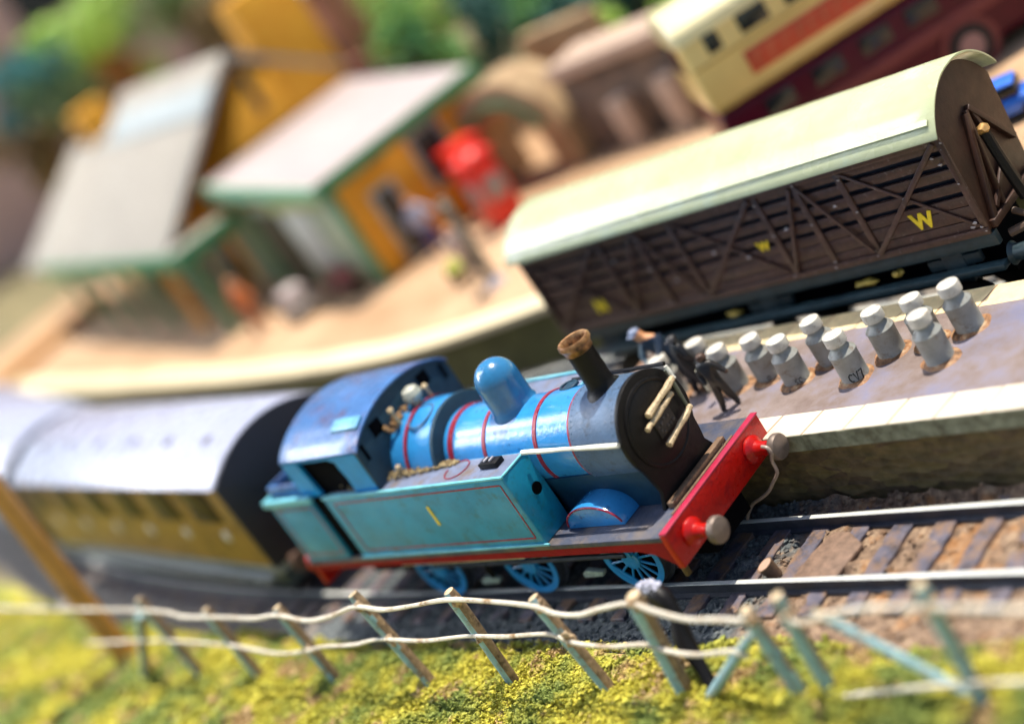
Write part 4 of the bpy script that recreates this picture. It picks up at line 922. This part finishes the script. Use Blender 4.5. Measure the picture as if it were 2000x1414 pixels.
# dark lumpy post with pale mossy head behind the thick post
b = MB(); P = [(1.5, -27, 14.5), (4.0, -28, 13.0), (5.5, -29, 10.6), (6.0, -31, 6.5), (8.5, -33, 2.6), (10.5, -35, -1.5)]
b.tube(smooth_path(P, 4), 1.5, 12, rf=lambda t: 1 + .22 * math.sin(t * 13)); 
lp = thing('dark_post', 'black lumpy post with pale head behind the thick fence post', 'post', (6, -31, 0)); b.build('stem', m_black, lp)
b = MB()
for i in range(26): b.blob((1.0 + random.gauss(0, 1.1), -27.0 + random.gauss(0, .6), 15.1 + random.gauss(0, .45)), random.uniform(.6, 1.1), i, .4, 2)
b.build('pale_head', mat('lilac_white_plaster', (.42, .42, .50), .8, var=.35, scale=.9, bump=.3), lp)
# small wooden bung lying between the rails in front of the engine
b = MB(); b.lathe([(1.2, 0), (1.7, 3.2), (1.75, 3.4)], (0, 0, 0), n=22); bo = b.build('wooden_plug', [m_brown]); bo.location = (5.2, -4.6, -2.6); bo.rotation_euler = (R(8), R(-14), 0)
tag(bo, 'small brown wooden plug standing between the rails right of the engine', 'plug')
b = MB(); b.lathe([(1.5, 3.41), (.01, 3.45)], (0, 0, 0), n=22); b2 = b.build('plug_top', mat('pinkish_cut_wood', (.50, .33, .24), .6)); b2.parent = bo
# flat flake between the rails
b = MB(); pts = [(9.6, -6.6), (19.5, -6.4), (20.8, 2.5), (16, 6.2), (12.2, 6.4), (10.4, 1)]
b.prism(pts, -2.9, -1.95, 'z'); tag(b.build('timber_infill', mat('brown_flake', (.20, .125, .085), .7, var=.35, scale=.5, bump=.3), bevel=.3), 'flat brown board laid between the rails right of the engine', 'board')
# tall leaning telegraph pole in the left foreground
b = MB(); b.tube([(-202.8, -30, -4), (-203.5, -30, 20), (-201.0, -30, 60), (-200.0, -30, 100)], 3.0, 12, rf=lambda t: 1.1 - .25 * t)
o = b.build('timber_pole', [m_tan, m_fenceb]); tag(o, 'tall orange tan timber pole crossing the left edge of the photo', 'pole')
for p in o.data.polygons:
    if p.normal.x < -.05: p.material_index = 1  # shade on the pole's left side, put in as darker wood

# ------------------------------------------------------------------ far platform and yard (z = 14)
m_plat2 = mat('sandy_pink_paving', [(.50, .36, .24), (.62, .48, .36)], .8, scale=.03, bump=.1)
m_yard = mat('tan_yard_surface', [(.34, .20, .10), (.52, .34, .20)], .85, scale=.03, bump=.2)
mb = MB(); rs = []
for x in range(-640, 201, 8): rs.append([(x, edge2(x) + 9, 14.0), (x, 330, 14.0), (x, 330, -5), (x, edge2(x) + 9, -5)])
mb.rings(rs); o = mb.build('paving', [m_plat2, m_yard]); tag(o, kind='structure')
for p in o.data.polygons:
    if p.center.y > 210 or p.center.x > -110: p.material_index = 1
p2 = thing('station_platform', 'sandy curved platform edge with cream coping in front of the station building', 'platform', (-250, 85, 0))
mb = MB(); rs = []
for x in range(-640, 201, 8): e_ = edge2(x); rs.append([(x, e_ - .5, 12.2), (x, e_ + 9, 12.2), (x, e_ + 9, 14.3), (x, e_ - .5, 14.3)])
mb.rings(rs); mb.build('coping', mat('cream_coping', (.66, .56, .36), .7, var=.12, scale=.05), p2)
mb = MB(); rs = []
for x in range(-640, 201, 8): e_ = edge2(x); rs.append([(x, e_ + 1, -5), (x, e_ + 8.9, -5), (x, e_ + 8.9, 12.15), (x, e_ + 1, 12.15)])
mb.rings(rs); mb.build('wall', mat('olive_platform_wall', (.15, .14, .045), .8, var=.3, scale=.06, bump=.3), p2)

# station building, local frame: origin front-right corner, u = along, v = back
def local_thing(name, label, cat, o, yaw):
    t = thing(name, label, cat, (o[0], o[1], 0)); return t
SB = thing('station_building', 'orange brick station with green eaves, pale roofs and tall chimney', 'building', (-237, 133, 0))
def sb(name, m, shapes, parent=SB, bevel=.3):
    b = MB()
    for s_ in shapes:
        if s_[0] == 'b': b.box(*s_[1:])
        else: b.prism(s_[1], s_[2], s_[3], s_[4])
    b.v = [(x - 237, y + 133, z) for x, y, z in b.v]; return b.build(name, m, parent, bevel=bevel)
# block A (right, lean-to)
wa = sb('wall', m_orange, [('b', -97, -1.5, 2, 68, 14, 53)])
sb('front_panel', m_panel, [('b', -96, -2, 1.2, 1.95, 15, 50)], wa)
sb('corner_post', m_green, [('b', -6, -1.0, .6, 2.6, 14, 53)], wa); sb('corner_post', m_green, [('b', -97, -88, .3, 2.2, 14, 53)], wa)
sb('door', m_door, [('b', -82, -58, .4, 1.15, 14, 46)], wa); sb('white_panel', mat('white_boards', (.5, .52, .46), .6), [('b', -54, -30, .5, 1.15, 22, 46)], wa)
sb('lintel', mat('lime_lintel', (.45, .50, .16), .6), [('b', -60, -14, .2, 1.1, 46.2, 50)], wa)
for y0, y1, z0, z1, m in ((14, 21, 16, 40, m_door), (36, 47, 30, 48, m_glass)):
    fr_ = sb('window_frame', mat('grey_white_frame', (.40, .40, .34), .6), [('b', -1.5, -.9, y0 - 2, y1 + 2, z0 - 2, z1 + 2)], wa); sb('window', m, [('b', -.88, -.6, y0, y1, z0, z1)], fr_)
ra = sb('roof', m_pinkroof, [('p', [(-98, 60.5), (1.5, 53.5), (1.5, 55.5), (-98, 63.5)], -3, 70, 'y')])
sb('fascia', m_green, [('b', 1.6, 3.0, -3, 70, 50.5, 56)], ra); sb('fascia', m_lgreen, [('p', [(-98, 57), (1.5, 50.5), (1.5, 55.6), (-98, 63.6)], -4.4, -3.1, 'y')], ra)
# block B (left, high gabled roof with low canopy)
wb = sb('wall', m_orange, [('b', -310, -99, 2, 94, 14, 50), ('p', [(4, 50), (92, 50), (36, 92)], -232, -99, 'x'), ('p', [(4, 50), (76, 50), (27, 78)], -330, -238, 'x')])
rb_ = sb('roof', m_slateroof, [('p', [(-31, 48.5), (34, 96), (34, 99.5), (-31, 51.5)], -236, -97, 'x'), ('p', [(34, 96), (96, 49), (96, 52), (34, 99.5)], -236, -97, 'x'), ('p', [(-31, 46.5), (26, 81), (26, 84.5), (-31, 49.5)], -334, -236.1, 'x'), ('p', [(26, 81), (80, 49), (80, 52), (26, 84.5)], -334, -236.1, 'x')])
sb('fascia', m_green, [('b', -294, -86, -33, -31.2, 45, 51.3), ('b', -85.9, -84.2, -33, -4, 45, 51.3)], rb_)
sb('canopy_roof', m_slateroof, [('b', -96.9, -86.1, -31, -4, 49, 51.5)], rb_)
for a in (-280, -240, -200, -160, -125, -90): sb('canopy_post', [m_green, m_orange][a == -125], [('b', a, a + 4, -29, -26, 14, 48.4)], wb)
for a, m in ((-290, m_panel), (-262, m_door), (-225, m_panel), (-195, mat('plum_door', (.08, .02, .03), .5)), (-170, m_panel), (-148, m_glass), (-118, m_panel)): sb('front_panel', m, [('b', a, a + 17, .8, 1.95, 15, 44)], wb)
ck = sb('chimney', m_orange, [('b', -112, -97.5, 46, 74, 52, 113)], bevel=.8); sb('chimney', m_orange, [('b', -304, -288, 24, 40, 60, 100)], bevel=.8)
sb('window', m_glass, [('b', -98.9, -98.3, 33, 37, 72, 90)], wb)
sb('ridge_tile', mat('blue_grey_ridge', (.36, .37, .37), .7), [('b', -230, -97.5, 25, 33, 96, 100.5)], rb_) if False else None
sb('roof_band', mat('bluish_roof_band', (.36, .40, .40), .7), [('p', [(13, 82), (24, 90), (24, 93.0), (13, 85)], -235, -97.2, 'x')], rb_)
SB.rotation_euler = (0, 0, R(-15))

# things on the far platform
def simple(name, label, cat, parts, loc, rz=0, group=None):
    t = thing(name, label, cat, loc, group)
    for nm, m, shp, bv_ in parts:
        b = MB()
        for s_ in shp:
            if s_[0] == 'b': b.box(*s_[1:])
            elif s_[0] == 'l': b.lathe(s_[1], s_[2], s_[3], 20)
            elif s_[0] == 'o': b.blob(s_[1], s_[2], 3, s_[3], 2, s_[4])
            elif s_[0] == 't': b.tube(s_[1], s_[2], 8)
        o = b.build(nm, m, None, bevel=bv_); o.parent = t
    t.rotation_euler = (0, 0, rz); return t
simple('telephone_box', 'bright red telephone box beside the orange station end wall', 'telephone box', [
    ('body', m_pbox, [('b', -5.8, 5.8, -5.4, 5.4, 0, 23)], 1), ('roof', m_pbox, [('b', -6.4, 6.4, -6.4, 6.4, 23, 25), ('l', [(6, 25), (4, 26.5), (.01, 27.2)], (0, 0, 0), 'z')], .6),
    ('glazing', mat('pale_glazing', (.35, .28, .25), .3), [('b', -4, 4, -5.7, -5.45, 9, 17), ('b', 5.85, 6.1, -4, 4, 9, 17)], .1)], (-196, 158, 14), R(-15))
simple('telephone_box', 'second red box half hidden behind the first by the stone arch', 'telephone box', [
    ('body', m_pbox, [('b', -6, 6, -6, 6, 0, 24)], 1), ('roof', m_pbox, [('b', -6.6, 6.6, -6.6, 6.6, 24, 26)], .6)], (-214, 172, 14), R(-15))
simple('signpost', 'grey platform signpost standing in front of the red telephone box', 'signpost', [
    ('post', mat('grey_brown_post', (.16, .15, .12), .6), [('t', [(0, 0, 0), (0, 0, 30)], 1.6)], 0), ('board', mat('grey_green_board', (.20, .20, .15), .6), [('b', -5, 5, -1, 1, 12, 29)], .4), ('foot', mat('lilac_foot', (.42, .40, .45), .6), [('l', [(3.5, 0), (2, 2.5)], (0, 0, 0), 'z')], 0)], (-162, 112, 14), R(-40))
simple('planter', 'small yellow green planter at the edge of the far platform', 'planter', [
    ('tub', mat('stone_tub', (.45, .36, .24), .7), [('l', [(2.6, 0), (3.2, 3.2)], (0, 0, 0), 'z')], 0), ('plant', mat('lime_plant', (.36, .40, .06), .8, bump=.3), [('o', (0, 0, 5), 3.2, .5, (1, 1, .9))], 0)], (-184, 119, 14))
def tiny_person(label, loc, top, legs, rz=0, k=1.7):
    Jt = {a: ((v[0][0] * k, v[0][1] * k, v[0][2] * k), tuple(q * k for q in v[1]) if isinstance(v[1], tuple) else v[1] * k) for a, v in J.items()}
    return figure('person', label, loc, Jt, ED, lambda c: 2 if c.z > 11.9 * k else (0 if c.z > 6.6 * k else 1), [top, legs, m_skin], rz=rz)
tiny_person('blurred figure in orange coat standing under the station canopy', (-302, 122, 14), mat('orange_coat', (.60, .16, .03), .5), mat('rust_trousers', (.35, .10, .03), .5))
tiny_person('blurred figure in pale blue and navy beside the orange end wall', (-222, 148, 14), mat('pale_blue_coat', (.45, .48, .6), .5), mat('navy_trousers', (.04, .05, .2), .5), R(30), 1.6)
tiny_person('blurred pale figure standing right of the signpost', (-174, 118, 14), mat('pale_pink_coat', (.50, .38, .33), .5), mat('grey_brown_trousers', (.22, .18, .15), .5), R(70), 1.5)
simple('platform_bench', 'dark red bench against the station front near its corner', 'bench', [
    ('seat', mat('dark_red_seat', (.16, .012, .015), .4), [('b', -11, 11, -2.5, 2.5, 4.6, 5.6)], .3), ('backrest', mat('dark_red_seat', (.16, .012, .015), .4), [('b', -11, 11, 2, 3, 6, 10)], .3), ('leg', m_black, [('b', -10, -9, -2, 2, 0, 4.6)], .1), ('leg', m_black, [('b', 9, 10, -2, 2, 0, 4.6)], .1)], (-262, 134, 14), R(-15))
simple('luggage_trolley', 'pale trolley heaped with parcels by the station door', 'trolley', [
    ('deck', mat('pale_trolley_paint', (.42, .38, .34), .6), [('b', -8, 8, -5, 5, 3, 5)], .4), ('parcel', mat('pink_grey_parcel', (.48, .40, .38), .7), [('b', -6, 5, -4, 4, 5.1, 11)], .8), ('wheel', m_black, [('l', [(2.2, -5.5), (2.2, -4.8)], (-5, 0, 2.2), 'y')], 0), ('wheel', m_black, [('l', [(2.2, -5.5), (2.2, -4.8)], (5, 0, 2.2), 'y')], 0)], (-280, 127, 14), R(-15))
simple('timber_baulk', 'orange timber baulk lying across the far platform at the left edge', 'timber', [('baulk', m_tan, [('b', -3.6, 3.6, -52, 46, 0, 6)], .6)], (-548, 160, 14.4), R(4))
simple('small_car', 'small blurred bright blue car on the tan yard behind the wagon end', 'car', [
    ('body', m_bluecar, [('b', -8, 8, -4.5, 4.5, 1.6, 6)], 1.6), ('cabin', m_glass, [('b', -4.5, 4, -3.8, 3.8, 6, 8.6)], .9), ('roof', m_bluecar, [('b', -4, 3.4, -3.6, 3.6, 8.6, 9.2)], .3),
    ('wheel', m_tyre, [('l', [(2, -4.8), (2, -4)], (-5, 0, 2), 'y')], 0), ('wheel', m_tyre, [('l', [(2, -4.8), (2, -4)], (5, 0, 2), 'y')], 0)], (5, 130, 14), R(20))

# double-decker bus
BU = thing('double_decker_bus', 'cream over maroon double decker bus parked behind the wagon', 'bus', (-62.4, 115.1, 14))
BOX = 2.2
def bx(name, m, shapes, parent=BU, bevel=.3, seg=2):
    b = MB()
    for s_ in shapes:
        if s_[0] == 'b': b.box(*s_[1:])
        elif s_[0] == 'p': b.prism(*s_[1:])
        elif s_[0] == 'l': b.lathe(s_[1], s_[2], s_[3], 28)
    b.v = [(x + 3.6 - 62.4, y + 115.1, z + 14) for x, y, z in b.v]; return b.build(name, m, parent, bevel=bevel, seg=seg)
lo = bx('lower_deck', m_maroon, [('b', 0, 112, .1, 28, 3.5, 26)], bevel=2, seg=4)
up = bx('upper_deck', m_buscream, [('b', -.6, 112, 0, 28.2, 26.02, 46.5)], bevel=1.8, seg=4)
bx('roof', m_buscrm2, [('p', [(0, 44.5), (28.2, 44.5), (28, 48.5), (25, 51.2), (20, 52.8), (9, 52.8), (3.2, 51.2), (.2, 48.5)], -1, 112, 'x')], up, bevel=1.6, seg=4)
bx('waist_moulding', mat('ochre_moulding', (.55, .33, .08), .4), [('b', 0, 112, -.35, 0.1, 26.4, 27.4), ('b', 0, 112, -.3, 0.1, 38.2, 38.8)], up, bevel=.1)
ad = bx('advert_band', m_ad, [('b', 12.5, 74, -.32, .1, 30.2, 36.4)], up, bevel=.1)
rq = random.Random(5); x = 14.5; sh = []
while x < 70:                                                         # smudged, unreadable advert lettering
    sh.append(('b', x, x + rq.uniform(.5, .9), -.45, -.3, 31.4, 35.3)); sh.append(('b', x, x + rq.uniform(1.6, 2.8), -.45, -.3, rq.choice([31.4, 33.2, 34.6]), rq.choice([35.4, 34.2, 35.3])) if False else ('b', x + .9, x + rq.uniform(1.8, 2.6), -.45, -.3, 34.4, 35.3)); x += rq.uniform(3.2, 4.2)
bx('advert_smudges', mat('advert_pale_strokes', (.50, .12, .05), .5), sh, ad, bevel=0)
for x0, x1 in ((5.5, 9.5), (14.8, 22.8), (27.5, 35.5), (40, 48), (52.5, 60.5), (65, 73), (77.5, 85.5), (90, 98)):
    bx('window', m_glass, [('b', x0, x1, -.25, .1, 40.2, 45.2)], up, bevel=.4)
for x0, x1 in ((11, 19), (24.5, 33), (38, 46.5), (51, 59.5), (64, 72.5), (77, 85)):
    bx('window', m_glass, [('b', x0, x1, -.25, .2, 18.5, 23.2)], lo, bevel=.4)
bx('pink_band', m_pinkband, [('b', 1, 111, -.22, .2, 12.5, 16.0)], lo, bevel=.1)
bx('rear_window', m_glass, [('b', -.9, -.5, 8, 25, 36.5, 44)], up, bevel=.4)
for cx in (62, 18):
    bx('wheel_arch', m_pinkband, [('l', [(7.8, -.5), (7.8, .4), (6.6, .5)], (cx, 0, 6.2), 'y')], lo, bevel=0)
    wo = bx('wheel', m_tyre, [('l', [(5.6, -1.1), (5.6, 3), (5.5, 3.2)], (cx, 0, 6.4), 'y')], BU, bevel=0)
    bx('hub_cap', mat('grey_maroon_hub', (.28, .16, .16), .35), [('l', [(3.4, -1.5), (3.4, -1.2)], (cx, 0, 6.4), 'y')], wo, bevel=0)
BU.rotation_euler = (0, 0, R(49))

# stone arch and parapet wall
SW = thing('stone_bridge', 'tan stone arch with long dark wall and pinkish coping', 'bridge', (-150, 190, 14))
ring = [(-206 + 27 * math.cos(R(a)), 25 + 26 * math.sin(R(a))) for a in range(0, 181, 9)]; inner = [(-206 + 14.5 * math.cos(R(a)), 25 + 14.5 * math.sin(R(a))) for a in range(180, -1, -9)]
MB().prism(ring + [(-233, 13)] + [(-220.5, 13)] + inner + [(-191.5, 13)] + [(-179, 13)], 186, 204, 'y').build('arch_ring', m_stone, SW, bevel=.8)
g_ = MB(); g_.tube([(-206 + 19.5 * math.cos(R(a)), 185.6, 25 + 19 * math.sin(R(a))) for a in range(20, 150, 10)], 1.4, 8); g_.build('moss_line', m_green, SW)
MB().box(-224, -188, 230, 236, 13, 50).build('arch_back', m_stone, SW)
MB().box(-178.9, -20, 192, 206, 13, 42).build('wall', m_dstone, SW, bevel=.5)
MB().box(-178.9, -20, 189, 209, 42.05, 47).build('coping', m_cope, SW, bevel=.8)
for i, (x, m) in enumerate(((-160, m_cope), (-138, m_cope), (-118, m_stone))):
    MB().box(x, x + 9, 186, 191.9, 13, 31 + i * 2).build('buttress', m, SW, bevel=.8)

# ------------------------------------------------------------------ trees, shrubs and brick houses of the backdrop
def leaf_cloud(name, c, r, n, m, parent, sd, leaf=2.4):
    rg = np.random.RandomState(sd); V = []; F = []
    lobes = [(np.array(c) + rg.normal(0, 1, 3) * np.array(r) * .48, rg.uniform(.35, .65)) for _ in range(9)]
    for i in range(n):
        lc, lr = lobes[rg.randint(9)]; d = rg.normal(0, 1, 3); d /= np.linalg.norm(d)
        p = lc + d * np.array(r) * lr * rg.uniform(.6, 1.05); a = rg.normal(0, 1, 3); a /= np.linalg.norm(a); b = np.cross(a, d); b /= (np.linalg.norm(b) + 1e-6); s = leaf * rg.uniform(.6, 1.4)
        k = len(V); V += [tuple(p - a * s), tuple(p + b * s * .6), tuple(p + a * s), tuple(p - b * s * .6)]; F.append((k, k + 1, k + 2, k + 3))
    mb = MB(); mb.add(V, F); return mb.build(name, m, parent, auto=180)
FOL = {'green': mat('mid_green_foliage', [(.03, .17, .06), (.22, .48, .12)], .7, scale=.03), 'lime': mat('lime_foliage', [(.26, .46, .05), (.48, .66, .14)], .7, scale=.04),
       'dark': mat('blue_green_foliage', [(.008, .06, .05), (.03, .13, .10)], .7, scale=.03), 'olive': mat('olive_brown_foliage', [(.16, .12, .035), (.30, .21, .09)], .8, scale=.04),
       'teal': mat('teal_foliage', [(.05, .22, .24), (.10, .32, .30)], .7, scale=.04), 'sage': mat('sage_foliage', [(.16, .27, .10), (.32, .42, .20)], .7, scale=.04),
       'rust': mat('rust_orange_foliage', [(.45, .18, .04), (.62, .30, .10)], .7, scale=.04)}
def tree(label, top, r, kind, sd, base=14, n=1500, name='tree'):
    t = thing(name, label, 'tree' if name == 'tree' else 'bush', (top[0], top[1], base), 'trees and bushes of the backdrop')
    mb = MB(); mb.tube([(top[0], top[1], base), (top[0] + 1.5, top[1], (base + top[2]) / 2), (top[0], top[1], top[2])], max(1.2, r[0] * .10), 8, rf=lambda q: 1.3 - .8 * q)
    for k in range(4):
        a = k * 1.7 + sd; mb.tube([(top[0], top[1], top[2] - r[2] * .6), (top[0] + math.cos(a) * r[0] * .6, top[1] + math.sin(a) * r[1] * .6, top[2] + r[2] * .2)], r[0] * .04, 6)
    mb.build('trunk', m_trunk, t); leaf_cloud('crown', top, r, n, FOL[kind], t, sd, leaf=max(1.6, r[0] * .085)); return t
TREES = [
 ((-602, 319, 128), (40, 30, 24), 'lime', 'bright lime tree highest above the left roof'),
 ((-620, 290, 120), (26, 20, 22), 'teal', 'blurred teal bush left of the lime tree'),
 ((-612, 289, 100), (28, 22, 18), 'sage', 'sage green bush below the teal bush'),
 ((-650, 285, 98), (36, 24, 34), 'olive', 'dark olive brown bush at the upper left edge'),
 ((-592, 318, 98), (15, 12, 18), 'rust', 'rust orange bush peeping over the pale roof'),
 ((-565, 350, 120), (26, 18, 22), 'sage', 'yellowish sage tree right of the lime tree'),
 ((-530, 345, 102), (30, 18, 20), 'olive', 'olive brown tree behind the roof ridge'),
 ((-560, 400, 135), (26, 18, 24), 'lime', 'lime tree at the top edge left of the chimney'),
 ((-312, 262, 62), (20, 14, 24), 'lime', 'light green tree just right of the brick house'),
 ((-285, 245, 56), (20, 16, 28), 'green', 'mid green tree above the lean to roof'),
 ((-268, 262, 44), (20, 16, 26), 'dark', 'dark blue green tree above the stone arch'),
 ((-276, 292, 42), (24, 18, 26), 'green', 'mid green tree above the left end of the wall'),
 ((-226, 262, 32), (18, 13, 17), 'lime', 'bright green tree above the middle of the wall'),
 ((-236, 300, 30), (34, 20, 36), 'dark', 'dark tree showing between the bright trees by the bus'),
 ((-196, 282, 26), (20, 16, 18), 'lime', 'bright green tree left of the bus roof'),
 ((-180, 310, 20), (40, 20, 34), 'green', 'green tree directly behind the bus roof'),
 ((-300, 330, 50), (60, 24, 40), 'green', 'tall wide green tree in the back row'),
 ((-230, 340, 20), (60, 24, 40), 'green', 'wide green tree at the back right'),
]
for i, (c, r, k, lab) in enumerate(TREES): tree(lab, c, r, k, i + 2, base=min(14, c[2] - r[2] * 1.2), n=1300)
def house(label, loc, size, h, rz, m, roofm):
    t = thing('brick_house', label, 'house', loc); sx, sy = size
    b = MB(); b.box(-sx, sx, -sy, sy, 0, h); wl = b.build('wall', m, None, bevel=.5); wl.parent = t
    b = MB(); b.prism([(-sy - 3, h), (sy + 3, h), (0, h + sy * .7)], -sx - 2, sx + 2, 'x'); r_ = b.build('roof', roofm, None, bevel=.5); r_.parent = t
    for k in range(3):
        b = MB(); x = -sx * .6 + k * sx * .6; b.box(x - sx * .09, x + sx * .09, -sy - .8, -sy + .5, h * .55, h * .75); o = b.build('window', m_glass); o.parent = t
    b = MB(); b.box(sx * .5, sx * .5 + 8, -4, 4, h, h + sy * .7 + 10); o = b.build('chimney', m); o.parent = r_
    t.rotation_euler = (0, 0, rz); return t
m_brick1 = mat('red_brown_brick', [(.20, .07, .04), (.36, .16, .10)], .8, scale=.03, bump=.2)
m_brick2 = mat('dusty_pink_brick', [(.62, .36, .30), (.74, .48, .40)], .85, scale=.02, bump=.2)
m_roofg = mat('grey_house_roof', (.26, .26, .27), .7)
house('red brown brick house right behind the orange chimney', (-352, 268, 14), (24, 14), 84, R(-8), m_brick1, m_roofg)
house('low grey roofed shed between the chimney and the brick house', (-318, 232, 14), (16, 9), 38, R(-10), m_brick1, m_roofg)
house('long dusty pink brick building across the far left background', (-900, 520, -5), (330, 40), 260, R(25), m_brick2, m_brick2)
# painted hillside closing off the board
mb = MB(); rs = []
for i in range(61):
    x = -1500 + i * 40; y = 900 + 60 * N(x * .003, 1); rs.append([(x, y, -10), (x, y + 60, 120 + 40 * N(x * .004, 2)), (x, y + 260, 330 + 60 * N(x * .003, 4)), (x, y + 300, -10)])
mb.rings(rs); tag(mb.build('hillside', mat('wooded_hillside', [(.03, .10, .05), (.10, .22, .08), (.20, .30, .12)], .9, scale=.012, bump=3, bscale=.05)), kind='structure')
